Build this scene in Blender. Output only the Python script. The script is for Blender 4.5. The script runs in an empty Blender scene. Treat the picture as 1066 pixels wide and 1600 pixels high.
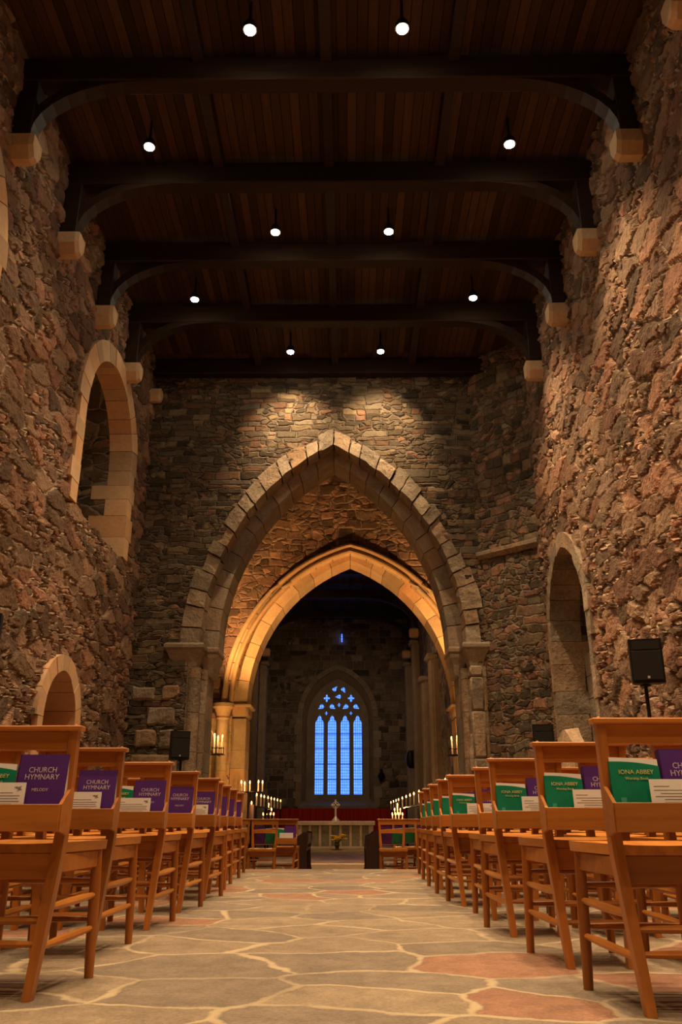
import bpy, bmesh, math, random
from mathutils import Vector, Matrix, Euler, noise as mnoise
R = random.Random(7)
SC = bpy.context.scene
COL = SC.collection
PI = math.pi
rad = math.radians

# ------------------------------------------------------------------ materials
def srgb(h):
    h = h.lstrip('#')
    out = []
    for i in (0, 2, 4):
        c = int(h[i:i+2], 16) / 255
        out.append(c/12.92 if c <= .04045 else ((c+.055)/1.055)**2.4)
    return tuple(out) + (1,)

class NT:
    def __init__(s, name):
        s.m = bpy.data.materials.new(name); s.m.use_nodes = True
        s.t = s.m.node_tree; s.t.nodes.clear()
        s.out = s.n('ShaderNodeOutputMaterial')
    def n(s, typ, **kw):
        nd = s.t.nodes.new(typ)
        for k, v in kw.items(): setattr(nd, k, v)
        return nd
    def l(s, a, b): s.t.links.new(a, b)
    def val(s, sock, v):
        if hasattr(v, 'is_linked') or isinstance(v, bpy.types.NodeSocket): s.l(v, sock)
        else: sock.default_value = v
    def math(s, op, a, b=0.0, c=None, clamp=False):
        nd = s.n('ShaderNodeMath', operation=op, use_clamp=clamp)
        s.val(nd.inputs[0], a); s.val(nd.inputs[1], b)
        if c is not None: s.val(nd.inputs[2], c)
        return nd.outputs[0]
    def mr(s, v, a, b, c=0.0, d=1.0, smooth=True):
        nd = s.n('ShaderNodeMapRange'); nd.interpolation_type = 'SMOOTHSTEP' if smooth else 'LINEAR'
        s.val(nd.inputs['Value'], v)
        nd.inputs['From Min'].default_value = a; nd.inputs['From Max'].default_value = b
        nd.inputs['To Min'].default_value = c; nd.inputs['To Max'].default_value = d
        return nd.outputs[0]
    def mix(s, f, a, b, typ='MIX'):
        nd = s.n('ShaderNodeMix', data_type='RGBA', blend_type=typ)
        s.val(nd.inputs[0], f); s.val(nd.inputs[6], a); s.val(nd.inputs[7], b)
        return nd.outputs[2]
    def noise(s, vec, scale, detail=4.0, rough=.55, dim='3D'):
        nd = s.n('ShaderNodeTexNoise', noise_dimensions=dim)
        s.l(vec, nd.inputs['Vector'])
        nd.inputs['Scale'].default_value = scale; nd.inputs['Detail'].default_value = detail
        nd.inputs['Roughness'].default_value = rough
        return nd
    def vmath(s, op, a, b):
        nd = s.n('ShaderNodeVectorMath', operation=op)
        s.val(nd.inputs[0], a); s.val(nd.inputs[1], b)
        return nd.outputs[0]
    def ramp(s, f, stops, interp='LINEAR'):
        nd = s.n('ShaderNodeValToRGB'); cr = nd.color_ramp; cr.interpolation = interp
        cr.elements[0].position = stops[0][0]; cr.elements[0].color = stops[0][1]
        cr.elements[1].position = stops[-1][0]; cr.elements[1].color = stops[-1][1]
        for p, c in stops[1:-1]:
            e = cr.elements.new(p); e.color = c
        s.l(f, nd.inputs[0]); return nd.outputs[0]
    def obj(s): return s.n('ShaderNodeTexCoord').outputs['Object']
    def bsdf(s, col, rough=.8, spec=.3, metal=0.0, emit=None, estr=0.0):
        b = s.n('ShaderNodeBsdfPrincipled')
        s.val(b.inputs['Base Color'], col); s.val(b.inputs['Roughness'], rough)
        b.inputs['Specular IOR Level'].default_value = spec; b.inputs['Metallic'].default_value = metal
        if emit is not None:
            s.val(b.inputs['Emission Color'], emit); s.val(b.inputs['Emission Strength'], estr)
        s.l(b.outputs[0], s.out.inputs['Surface']); return b
    def bump(s, b, h, strength=.5, dist=.02):
        nd = s.n('ShaderNodeBump'); nd.inputs['Strength'].default_value = strength
        nd.inputs['Distance'].default_value = dist
        s.l(h, nd.inputs['Height']); s.l(nd.outputs[0], b.inputs['Normal'])

def sc(c, k): return (c[0]*k, c[1]*k, c[2]*k, 1)

def rubble(name, uaxis, su, sv, palette, mortar, disp=0.0, distort=.22, seed=0.0, mort_w=.05, bumpd=.03, coursed=None, small=.49):
    """random-laid stone wall: u along the wall, v up"""
    N = NT(name)
    co = N.obj(); sp = N.n('ShaderNodeSeparateXYZ'); N.l(co, sp.inputs[0])
    if uaxis == 'x': u = sp.outputs[0]
    elif uaxis == 'y': u = sp.outputs[1]
    else: u = N.math('SUBTRACT', sp.outputs[0], sp.outputs[1])
    cb = N.n('ShaderNodeCombineXYZ')
    N.l(u, cb.inputs[0]); N.l(sp.outputs[2], cb.inputs[1]); cb.inputs[2].default_value = seed
    P = cb.outputs[0]
    n1 = N.noise(P, 1.1, 2.0); n2 = N.noise(P, 5.0, 3.0)
    d1 = N.vmath('SCALE', N.vmath('SUBTRACT', n1.outputs['Color'], (.5, .5, .5)), (0, 0, 0))
    d1.node.inputs['Scale'].default_value = distort*1.6
    d2 = N.vmath('SCALE', N.vmath('SUBTRACT', n2.outputs['Color'], (.5, .5, .5)), (0, 0, 0))
    d2.node.inputs['Scale'].default_value = distort*.55
    Pd = N.vmath('ADD', N.vmath('ADD', P, d1), d2)
    def vor(k, off):
        q = N.vmath('ADD', N.vmath('MULTIPLY', Pd, (su*k, sv*k*(1.0 if k < 1.5 else 1.15), 0)), (off, off*1.7, 0))
        a = N.n('ShaderNodeTexVoronoi', voronoi_dimensions='2D', feature='DISTANCE_TO_EDGE')
        b = N.n('ShaderNodeTexVoronoi', voronoi_dimensions='2D', feature='F1')
        for x in (a, b):
            N.l(q, x.inputs['Vector']); x.inputs['Scale'].default_value = 1.0; x.inputs['Randomness'].default_value = .92
        return a.outputs['Distance'], b.outputs['Color']
    e1, c1 = vor(1.0, 3.1+seed); e2, c2 = vor(2.1, 7.7+seed)
    nm = N.noise(P, 1.5, 2.0); msk = N.mr(nm.outputs['Fac'], small-.015, small+.015)
    if coursed:                                   # courses of uneven height, cut into stones of uneven length
        cu_, cv_ = coursed
        sq = N.n('ShaderNodeSeparateXYZ'); N.l(Pd, sq.inputs[0])
        def v1(w):
            a = N.n('ShaderNodeTexVoronoi', voronoi_dimensions='1D', feature='DISTANCE_TO_EDGE'); b = N.n('ShaderNodeTexVoronoi', voronoi_dimensions='1D', feature='F1')
            for x in (a, b): N.l(w, x.inputs['W']); x.inputs['Scale'].default_value = 1.0; x.inputs['Randomness'].default_value = 1.0
            return a.outputs['Distance'], b.outputs['Color']
        ev, cv = v1(N.math('MULTIPLY', sq.outputs[1], cv_))
        s1 = N.n('ShaderNodeSeparateColor'); N.l(cv, s1.inputs[0])
        eu, cuu = v1(N.math('ADD', N.math('MULTIPLY', sq.outputs[0], N.math('MULTIPLY', N.math('MULTIPLY_ADD', s1.outputs[1], 1.1, .55), cu_)), N.math('MULTIPLY', s1.outputs[0], 91.7)))
        e1 = N.math('MULTIPLY', N.math('MINIMUM', ev, N.math('MULTIPLY', eu, cv_/cu_*.8)), .8); c1 = cuu
    cs1 = N.n('ShaderNodeSeparateColor'); N.l(N.mix(msk, c1, c2), cs1.inputs[0])
    e = N.n('ShaderNodeMix', data_type='FLOAT'); N.l(msk, e.inputs[0]); N.l(e1, e.inputs[2]); N.l(N.math('MULTIPLY', e2, .62), e.inputs[3])
    edge = e.outputs[0]
    fine = N.noise(P, 14.0, 5.0, .65); mid = N.noise(P, 4.5, 3.0, .6)
    k = len(palette)
    col = N.ramp(cs1.outputs[0], [((i+.0)/k, c) for i, c in enumerate(palette)], 'CONSTANT')
    v = N.math('MULTIPLY_ADD', cs1.outputs[1], 1.0, .45)
    v = N.math('MULTIPLY', v, N.math('MULTIPLY_ADD', mid.outputs['Fac'], 1.1, .45))
    v = N.math('MULTIPLY', v, N.math('MULTIPLY_ADD', fine.outputs['Fac'], .9, .55))
    vc = N.n('ShaderNodeCombineColor')
    for i in range(3): N.l(v, vc.inputs[i])
    col = N.mix(1.0, col, vc.outputs[0], 'MULTIPLY')
    edge_n = N.math('ADD', edge, N.math('MULTIPLY', N.math('SUBTRACT', fine.outputs['Fac'], .5), .20))
    mf = N.mr(edge_n, mort_w*.45, mort_w*1.3, 1.0, 0.0)
    mc = N.mix(fine.outputs['Fac'], sc(mortar, .65), sc(mortar, 1.25))
    mvar = N.mr(N.noise(P, .55, 2.0).outputs['Fac'], .36, .62, .25, 1.0)
    col = N.mix(N.math('MULTIPLY', mf, mvar), col, mc)
    h = N.mr(edge_n, 0.0, .13)
    h = N.math('MULTIPLY', h, N.math('MULTIPLY_ADD', cs1.outputs[2], .65, .45))
    h = N.math('ADD', h, N.math('MULTIPLY', mid.outputs['Fac'], .42))
    h = N.math('ADD', h, N.math('MULTIPLY', fine.outputs['Fac'], .42))
    b = N.bsdf(col, .88, .18)
    if disp:
        dn = N.n('ShaderNodeDisplacement'); dn.inputs['Midlevel'].default_value = .75; dn.inputs['Scale'].default_value = disp
        N.l(h, dn.inputs['Height']); N.l(dn.outputs[0], N.out.inputs['Displacement'])
        N.m.displacement_method = 'BOTH'
    else:
        N.bump(b, h, .9, bumpd)
    return N.m

def ashlar(name, base, rough=.85, amt=.5, bump=.015):
    N = NT(name); co = N.obj()
    g = N.n('ShaderNodeNewGeometry').outputs['Random Per Island']
    n1 = N.noise(co, 3.0, 4.0); n2 = N.noise(co, 22.0, 5.0, .65)
    tint = N.ramp(g, [(0, sc(base, .72)), (.35, base), (.6, (base[0]*1.05, base[1]*.86, base[2]*.72, 1)), (1, sc(base, 1.2))])
    v = N.math('MULTIPLY', N.math('MULTIPLY_ADD', n1.outputs['Fac'], amt*1.4, 1-amt*.7), N.math('MULTIPLY_ADD', n2.outputs['Fac'], amt*1.2, 1-amt*.6))
    vc = N.n('ShaderNodeCombineColor')
    for i in range(3): N.l(v, vc.inputs[i])
    b = N.bsdf(N.mix(1.0, tint, vc.outputs[0], 'MULTIPLY'), rough, .2)
    h = N.math('ADD', N.math('MULTIPLY', n1.outputs['Fac'], 1.6), N.math('MULTIPLY', n2.outputs['Fac'], .6))
    N.bump(b, h, .9, bump)
    return N.m

def wood(name, c0, c1, rough=.42, axis='x', scale=1.0, spec=.4):
    N = NT(name); co = N.obj()
    st = {'x': (1.5, 16, 16), 'y': (16, 1.5, 16), 'z': (16, 16, 1.5)}[axis]
    p = N.vmath('MULTIPLY', co, tuple(a*scale for a in st))
    oi = N.n('ShaderNodeObjectInfo').outputs['Random']
    p = N.vmath('ADD', p, N.vmath('SCALE', (3.3, 7.1, 5.7), (0, 0, 0)))
    n = N.noise(p, 1.6, 6.0, .62); m = N.noise(co, 3.0, 2.0)
    f = N.math('ADD', N.math('MULTIPLY', n.outputs['Fac'], .85), N.math('MULTIPLY', m.outputs['Fac'], .25))
    col = N.ramp(f, [(.3, c0), (.75, c1)])
    v = N.math('MULTIPLY_ADD', oi, .45, .78); vc = N.n('ShaderNodeCombineColor')
    for i in range(3): N.l(v, vc.inputs[i])
    b = N.bsdf(N.mix(1.0, col, vc.outputs[0], 'MULTIPLY'), rough, spec)
    N.bump(b, n.outputs['Fac'], .25, .003)
    return N.m

def plain(name, col, rough=.6, spec=.3, metal=0.0, noise=.25, ns=30.0, bump=0.0):
    N = NT(name); co = N.obj(); n = N.noise(co, ns, 4.0)
    c = N.mix(n.outputs['Fac'], sc(col, 1-noise), sc(col, 1+noise))
    b = N.bsdf(c, rough, spec, metal)
    if bump: N.bump(b, n.outputs['Fac'], .6, bump)
    return N.m

def emit(name, col, strength):
    N = NT(name); co = N.obj(); n = N.noise(co, 20.0, 1.0)
    e = N.n('ShaderNodeEmission'); N.l(N.mix(n.outputs['Fac'], sc(col, .97), sc(col, 1.03)), e.inputs[0]); e.inputs[1].default_value = strength
    N.l(e.outputs[0], N.out.inputs['Surface']); return N.m

SLATE = [(.055,.05,.042,1), (.13,.10,.07,1), (.20,.105,.07,1), (.16,.15,.12,1), (.09,.075,.055,1), (.25,.20,.13,1), (.11,.10,.085,1)]
GRAN = [(.25,.150,.105,1), (.16,.12,.09,1), (.28,.165,.115,1), (.21,.17,.125,1), (.125,.10,.08,1), (.30,.21,.15,1), (.19,.15,.115,1), (.26,.135,.10,1), (.23,.18,.13,1)]
BRICKY = [(.36,.20,.12,1), (.22,.14,.09,1), (.42,.22,.13,1), (.30,.22,.14,1), (.14,.11,.08,1)]
EAST = [(.17,.13,.10,1), (.11,.09,.075,1), (.22,.17,.13,1), (.16,.11,.085,1), (.20,.16,.13,1)]
MORT = (.58,.44,.31,1)
def soften(pal, mean, k): return [tuple(c[i]*(1-k)+mean[i]*k for i in range(3))+(1,) for c in pal]
GRAN = [(c[0]*1.02, c[1]*.91, c[2]*.82, 1) for c in soften(GRAN, (.235,.150,.100), .42)]
SLATE = [(c[0]*1.08, c[1]*1.0, c[2]*.88, 1) for c in soften(SLATE, (.135,.105,.075), .45)]
BRICKY = soften(BRICKY, (.32,.185,.105), .5)
M = {}
M['wall_l'] = rubble('rubble left', 'y', 1.9, 4.2, GRAN, MORT, .09, .15, 0.0, .05, small=.55)
M['wall_r'] = rubble('rubble right', 'y', 1.8, 3.9, GRAN, MORT, .095, .15, 5.3, .05, small=.55)
M['wall_f'] = rubble('slate far', 'x', 2.4, 5.0, SLATE, (.27,.22,.17,1), .065, .13, 2.0, .045, coursed=(2.7, 9.5), small=.52)
M['wall_s'] = rubble('rubble splay', 'd', 2.2, 4.4, SLATE[1:]+GRAN[:3], (.30,.25,.19,1), .06, .14, 4.0, .05, coursed=(2.6, 6.5), small=.50)
M['wall_t'] = rubble('tympanum stone', 'x', 2.0, 3.2, BRICKY, (.40,.28,.18,1), .045, .16, 8.0, .05, coursed=(2.2, 4.2), small=.50)
M['wall_e'] = rubble('east stone', 'x', 2.4, 3.6, EAST, (.26,.22,.19,1), .03, .07, 11.0, .06, coursed=(2.4, 3.8), small=.6)
M['rub_y'] = rubble('rubble plain y', 'y', 2.0, 3.2, EAST, (.26,.22,.18,1), 0, .15, 3.0, .05)
M['rub_x'] = rubble('rubble plain x', 'x', 2.0, 4.5, SLATE, (.30,.25,.19,1), 0, .15, 6.0, .05)
M['rub_d'] = rubble('niche rubble', 'y', 2.2, 5.0, SLATE[1:], (.30,.25,.19,1), 0, .15, 9.0, .05)
M['sand'] = ashlar('dressed sandstone', (.62,.42,.25,1), .85, .35, .006)
M['ash'] = ashlar('weathered ashlar', (.345,.275,.195,1), .88, .95, .05)
M['ash2'] = ashlar('smooth ashlar', (.33,.265,.19,1), .85, .75, .025)
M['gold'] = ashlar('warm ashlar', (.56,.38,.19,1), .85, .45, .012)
M['grey'] = ashlar('grey ashlar', (.26,.22,.18,1), .85, .6, .015)
M['altar'] = ashlar('altar marble', (.50,.44,.35,1), .5, .7, .004)
M['altar2'] = ashlar('altar panel marble', (.27,.235,.165,1), .55, .9, .004)
M['step'] = ashlar('pale step', (.62,.46,.30,1), .8, .35, .006)
M['chair'] = wood('chair beech', (.28,.088,.014,1), (.50,.180,.031,1), .38, 'x')
M['chairz'] = wood('chair beech upright', (.25,.076,.012,1), (.45,.155,.027,1), .38, 'z')
M['chairy'] = wood('chair beech seat', (.34,.115,.02,1), (.60,.24,.046,1), .32, 'y')
M['beam'] = wood('old oak', (.012,.006,.004,1), (.034,.016,.009,1), .6, 'x', .7, .25)
M['darkw'] = wood('dark bench oak', (.02,.008,.005,1), (.055,.022,.011,1), .45, 'z', .8)
M['black'] = plain('black plastic', (.012,.011,.011,1), .45, .3)
M['grille'] = plain('speaker grille', (.02,.018,.017,1), .7, .25, 0, .7, 400.0, .002)
M['iron'] = plain('wrought iron', (.02,.016,.013,1), .5, .3, .6)
M['purple'] = plain('purple cloth cover', (.085,.022,.19,1), .5, .3, 0, .12, 60)
M['green'] = plain('green card cover', (.005,.19,.10,1), .4, .35, 0, .3, 14)
M['gtower'] = plain('cover picture', (.06,.32,.20,1), .4, .3)
M['paper'] = plain('white paper', (.78,.74,.70,1), .7, .2, 0, .05)
M['ink'] = plain('grey print', (.22,.20,.19,1), .8, .1)
M['silver'] = plain('silver lettering', (.58,.46,.52,1), .5, .4)
M['goldl'] = plain('gold lettering', (.60,.52,.22,1), .5, .4)
M['wax'] = plain('candle wax', (.80,.66,.48,1), .5, .4, 0, .06)
M['pinkwax'] = plain('pink wax', (.72,.40,.30,1), .5, .4, 0, .08)
M['red'] = plain('red cloth', (.48,.030,.014,1), .85, .1, 0, .35, 26)
M['brass'] = plain('pale metal cross', (.62,.56,.52,1), .35, .5, .3)
M['vase'] = plain('dark vase', (.05,.03,.02,1), .3, .5)
M['petal'] = plain('yellow petals', (.75,.42,.03,1), .6, .2, 0, .35, 60)
M['stem'] = plain('green stems', (.05,.10,.025,1), .7, .2)
M['flame'] = emit('candle flame', (1, .46, .11, 1), 11)
M['lamp'] = emit('lamp glass', (1, .84, .58, 1), 160)
M['badge'] = plain('pale badge', (.6,.58,.55,1), .4, .4)
M['rough'] = ashlar('rough block', (.50,.40,.29,1), .9, .7, .03)

def m_floor():
    N = NT('flagstones'); co = N.obj()
    n1 = N.noise(co, 1.3, 2.0); n2 = N.noise(co, 7.0, 3.0)
    d = N.vmath('SCALE', N.vmath('SUBTRACT', n1.outputs['Color'], (.5,.5,.5)), (0,0,0)); d.node.inputs['Scale'].default_value = .34
    d2 = N.vmath('SCALE', N.vmath('SUBTRACT', n2.outputs['Color'], (.5,.5,.5)), (0,0,0)); d2.node.inputs['Scale'].default_value = .07
    P = N.vmath('ADD', N.vmath('ADD', co, d), d2)
    q = N.vmath('MULTIPLY', P, (1.75, 2.1, 0)); q = N.vmath('ADD', q, (4.37, 2.2, 0))
    a = N.n('ShaderNodeTexVoronoi', voronoi_dimensions='2D', feature='DISTANCE_TO_EDGE')
    b_ = N.n('ShaderNodeTexVoronoi', voronoi_dimensions='2D', feature='F1')
    for x in (a, b_): N.l(q, x.inputs['Vector']); x.inputs['Scale'].default_value = 1; x.inputs['Randomness'].default_value = .85
    cs = N.n('ShaderNodeSeparateColor'); N.l(b_.outputs['Color'], cs.inputs[0])
    col = N.ramp(cs.outputs[0], [(0, (0.248,0.187,0.126,1)), (.25, (0.198,0.155,0.111,1)), (.47, (0.285,0.148,0.091,1)), (.60, (0.267,0.204,0.135,1)), (.78, (0.216,0.170,0.122,1)), (.9, (0.294,0.161,0.100,1))], 'CONSTANT')
    f1 = N.noise(co, 9.0, 5.0, .65); f2 = N.noise(co, 60.0, 4.0, .6); f3 = N.noise(co, 2.4, 3.0, .6)
    f4 = N.noise(co, 170.0, 3.0, .7)
    v = N.math('MULTIPLY', N.math('MULTIPLY_ADD', f1.outputs['Fac'], 1.0, .5), N.math('MULTIPLY', N.math('MULTIPLY_ADD', f2.outputs['Fac'], 1.0, .5), N.math('MULTIPLY_ADD', f4.outputs['Fac'], .9, .55)))
    v = N.math('MULTIPLY', v, N.math('MULTIPLY_ADD', f3.outputs['Fac'], .7, .65))
    vc = N.n('ShaderNodeCombineColor')
    for i in range(3): N.l(v, vc.inputs[i])
    col = N.mix(1.0, col, vc.outputs[0], 'MULTIPLY')
    ed = N.math('ADD', a.outputs['Distance'], N.math('MULTIPLY', N.math('SUBTRACT', f1.outputs['Fac'], .5), .09))
    mf = N.mr(N.math('SUBTRACT', ed, N.math('MULTIPLY', f3.outputs['Fac'], .03)), .0, .03, 1, 0)
    wear = N.mr(N.noise(co, .9, 3.0).outputs['Fac'], .34, .58, .35, 1.0)
    col = N.mix(N.math('MULTIPLY', mf, wear), col, (.47,.37,.235,1))
    h = N.math('ADD', N.mr(ed, .0, .05), N.math('ADD', N.math('MULTIPLY', f1.outputs['Fac'], .7), N.math('MULTIPLY', f2.outputs['Fac'], .45)))
    b = N.bsdf(col, .62, .3); N.bump(b, h, .7, .014)
    return N.m
M['floor'] = m_floor()

def m_boards():
    N = NT('ceiling boards'); co = N.obj(); sp = N.n('ShaderNodeSeparateXYZ'); N.l(co, sp.inputs[0])
    x = N.math('MULTIPLY', sp.outputs[0], 8.5)
    idx = N.math('FLOOR', x); fr = N.math('FRACT', x)
    bay = N.math('FLOOR', N.math('DIVIDE', N.math('SUBTRACT', sp.outputs[1], .66), 1.62))
    wn = N.n('ShaderNodeTexWhiteNoise', noise_dimensions='2D'); cb = N.n('ShaderNodeCombineXYZ')
    N.l(idx, cb.inputs[0]); N.l(bay, cb.inputs[1]); N.l(cb.outputs[0], wn.inputs['Vector'])
    g = N.noise(N.vmath('MULTIPLY', co, (22, 1.2, 1)), 1.6, 5.0, .6)
    f = N.math('ADD', N.math('MULTIPLY', wn.outputs['Value'], .55), N.math('MULTIPLY', g.outputs['Fac'], .6))
    col = N.ramp(f, [(.2, (.022,.0095,.005,1)), (.6, (.056,.025,.0125,1)), (.93, (.10,.047,.023,1)), (1, (.19,.095,.05,1))])
    gap = N.math('MULTIPLY', N.mr(fr, 0, .07), N.mr(fr, .93, 1, 1, 0))
    gc = N.n('ShaderNodeCombineColor')
    gv = N.math('MULTIPLY_ADD', gap, .8, .2)
    for i in range(3): N.l(gv, gc.inputs[i])
    b = N.bsdf(N.mix(1.0, col, gc.outputs[0], 'MULTIPLY'), .65, .25)
    N.bump(b, N.math('ADD', gap, N.math('MULTIPLY', g.outputs['Fac'], .3)), .6, .01)
    return N.m
M['boards'] = m_boards()

def m_glass():
    """leaded window glass with the dusk sky behind it"""
    N = NT('leaded glass'); co = N.obj(); sp = N.n('ShaderNodeSeparateXYZ'); N.l(co, sp.inputs[0])
    def line(o, s, w):
        fr = N.math('FRACT', N.math('MULTIPLY', o, s))
        return N.math('MULTIPLY', N.mr(fr, 0, w), N.mr(fr, 1-w, 1, 1, 0))
    g = N.math('MULTIPLY', line(sp.outputs[0], 11.6, .22), line(sp.outputs[2], 9.0, .17))
    n = N.noise(co, 5.0, 2.0)
    wn = N.n('ShaderNodeTexWhiteNoise', noise_dimensions='3D')
    N.l(N.vmath('FLOOR', N.vmath('MULTIPLY', co, (11.6, 0, 9.0)), (0,0,0)), wn.inputs['Vector'])
    c = N.mix(N.math('MULTIPLY_ADD', wn.outputs['Value'], .5, N.math('MULTIPLY', n.outputs['Fac'], .5)), (.07,.21,.95,1), (.12,.30,1,1))
    c = N.mix(g, (.015,.06,.50,1), c)
    e = N.n('ShaderNodeEmission'); N.l(c, e.inputs[0]); e.inputs[1].default_value = 1.8
    N.l(e.outputs[0], N.out.inputs['Surface']); return N.m
M['glass'] = m_glass()

# ------------------------------------------------------------------ mesh helpers
class B:
    def __init__(s): s.bm = bmesh.new()
    def verts_box(s, pts):
        v = [s.bm.verts.new(p) for p in pts]
        for f in ((0,3,2,1),(4,5,6,7),(0,1,5,4),(1,2,6,5),(2,3,7,6),(3,0,4,7)):
            s.bm.faces.new([v[i] for i in f])
        return v
    def box(s, c, d, rot=None, bev=0.0):
        hx, hy, hz = d[0]/2, d[1]/2, d[2]/2
        pts = [Vector(p) for p in ((-hx,-hy,-hz),(hx,-hy,-hz),(hx,hy,-hz),(-hx,hy,-hz),(-hx,-hy,hz),(hx,-hy,hz),(hx,hy,hz),(-hx,hy,hz))]
        if rot: pts = [rot @ p for p in pts]
        v = s.verts_box([p + Vector(c) for p in pts])
        if bev:
            es = list({e for x in v for e in x.link_edges})
            bmesh.ops.bevel(s.bm, geom=es, offset=bev, segments=1, affect='EDGES', profile=.5)
        return s
    def tube(s, pts, radii, n=10, cap=True, sq=False):
        rings = []
        pts = [Vector(p) for p in pts]
        for i, p in enumerate(pts):
            d = (pts[min(i+1, len(pts)-1)] - pts[max(i-1, 0)]).normalized()
            a = Vector((0,1,0)) if abs(d.z) > .7 else Vector((0,0,1))
            u = d.cross(a).normalized(); w = d.cross(u).normalized()
            r = radii[i] if isinstance(radii, (list, tuple)) else radii
            if isinstance(r, (int, float)): r = (r, r)
            ring = []
            for k in range(n):
                t = 2*PI*(k + (.5 if sq else 0))/n
                ring.append(s.bm.verts.new(p + u*math.cos(t)*r[0] + w*math.sin(t)*r[1]))
            rings.append(ring)
        for a, b in zip(rings, rings[1:]):
            for k in range(n): s.bm.faces.new((a[k], a[(k+1)%n], b[(k+1)%n], b[k]))
        if cap:
            s.bm.faces.new(rings[0]); s.bm.faces.new(rings[-1][::-1])
        return s
    def lathe(s, prof, c=(0,0,0), n=16):
        rings = []
        for r, z in prof:
            rings.append([s.bm.verts.new((c[0]+r*math.cos(2*PI*k/n), c[1]+r*math.sin(2*PI*k/n), c[2]+z)) for k in range(n)])
        for a, b in zip(rings, rings[1:]):
            for k in range(n): s.bm.faces.new((a[k], a[(k+1)%n], b[(k+1)%n], b[k]))
        s.bm.faces.new(rings[0][::-1]); s.bm.faces.new(rings[-1])
        return s
    def ribbon(s, secs):
        """secs: list of cross-sections (lists of points) skinned into a closed bar"""
        rs = [[s.bm.verts.new(p) for p in q] for q in secs]
        n = len(rs[0])
        for a, b in zip(rs, rs[1:]):
            for k in range(n): s.bm.faces.new((a[k], a[(k+1)%n], b[(k+1)%n], b[k]))
        s.bm.faces.new(rs[0][::-1]); s.bm.faces.new(rs[-1]); return s
    def prism(s, poly, d, mp=lambda a, b, c: (a, c, b)):
        """2-D polygon extruded between depths d0, d1"""
        a = [s.bm.verts.new(mp(p[0], p[1], d[0])) for p in poly]; b = [s.bm.verts.new(mp(p[0], p[1], d[1])) for p in poly]
        n = len(poly)
        s.bm.faces.new(a); s.bm.faces.new(b[::-1])
        for k in range(n): s.bm.faces.new((a[k], b[k], b[(k+1)%n], a[(k+1)%n]))
        return s
    def mesh(s, name, mat, smooth=False):
        bmesh.ops.recalc_face_normals(s.bm, faces=s.bm.faces)
        me = bpy.data.meshes.new(name); s.bm.to_mesh(me); s.bm.free()
        for m in (mat if isinstance(mat, (list, tuple)) else [mat]): me.materials.append(m)
        if smooth:
            for p in me.polygons: p.use_smooth = True
            try: me.set_sharp_from_angle(angle=rad(40))
            except Exception: pass
        return me
    def build(s, name, mat, parent=None, loc=None, smooth=False):
        return link(name, s.mesh(name, mat, smooth), parent, loc)

def link(name, me, parent=None, loc=None):
    o = bpy.data.objects.new(name, me); COL.objects.link(o)
    if parent: o.parent = parent
    if loc is not None: o.location = loc
    return o
def tag(o, label, cat, group=None):
    o['label'] = label; o['category'] = cat
    if group: o['group'] = group
    return o
def empty(name, loc=(0,0,0), rz=0.0):
    o = bpy.data.objects.new(name, None); COL.objects.link(o)
    o.location = loc; o.rotation_euler.z = rz; o.empty_display_size = .1
    return o
def struct(o): o['kind'] = 'structure'; return o
def copy_tree(o, parent=None):
    c = o.copy(); COL.objects.link(c)
    if parent: c.parent = parent
    for ch in o.children: copy_tree(ch, c)
    return c

def arch_pts(c, a, rise, zs, n=16):
    """pointed (rise > a) or round arch from left spring to right spring"""
    out = []
    if rise > a*1.02:
        r = (a*a + rise*rise)/(2*a); tm = math.asin(min(1, rise/r))
        for i in range(n+1):
            t = tm*i/n; out.append((c - (r*math.cos(t) - (r-a)), zs + r*math.sin(t)))
        out += [(2*c - p[0], p[1]) for p in out[-2::-1]]
    else:
        for i in range(2*n+1):
            t = PI - PI*i/(2*n); out.append((c + a*math.cos(t), zs + rise*math.sin(t)))
    return out

def in_arch(u, z, c, a, rise, zs, z0):
    if z < z0: return False
    if z <= zs: return abs(u-c) < a
    if rise > a*1.02:
        r = (a*a + rise*rise)/(2*a); dz = z - zs
        return dz < r and abs(u-c) < math.sqrt(r*r - dz*dz) - (r-a)
    q = 1 - ((z-zs)/rise)**2
    return q > 0 and abs(u-c) < a*math.sqrt(q)

def wall_grid(name, mp, u0, u1, z0, z1, step, mat, holes=()):
    b = B(); nu = max(2, int((u1-u0)/step)); nz = max(2, int((z1-z0)/step)); V = {}
    def vv(i, j):
        if (i, j) not in V: V[i, j] = b.bm.verts.new(mp(u0+(u1-u0)*i/nu, z0+(z1-z0)*j/nz, 0))
        return V[i, j]
    for i in range(nu):
        for j in range(nz):
            u = u0+(u1-u0)*(i+.5)/nu; z = z0+(z1-z0)*(j+.5)/nz
            if any(in_arch(u, z, *h) for h in holes): continue
            b.bm.faces.new((vv(i,j), vv(i+1,j), vv(i+1,j+1), vv(i,j+1)))
    me = bpy.data.meshes.new(name); b.bm.to_mesh(me); b.bm.free(); me.materials.append(mat)
    # normals must face the room: mp(.,.,-d) is towards the room
    q = Vector(mp(u0, z0, -1)) - Vector(mp(u0, z0, 0))
    if me.polygons[0].normal.dot(q) < 0: me.flip_normals()
    for p in me.polygons: p.use_smooth = True
    return struct(link(name, me))

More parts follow.
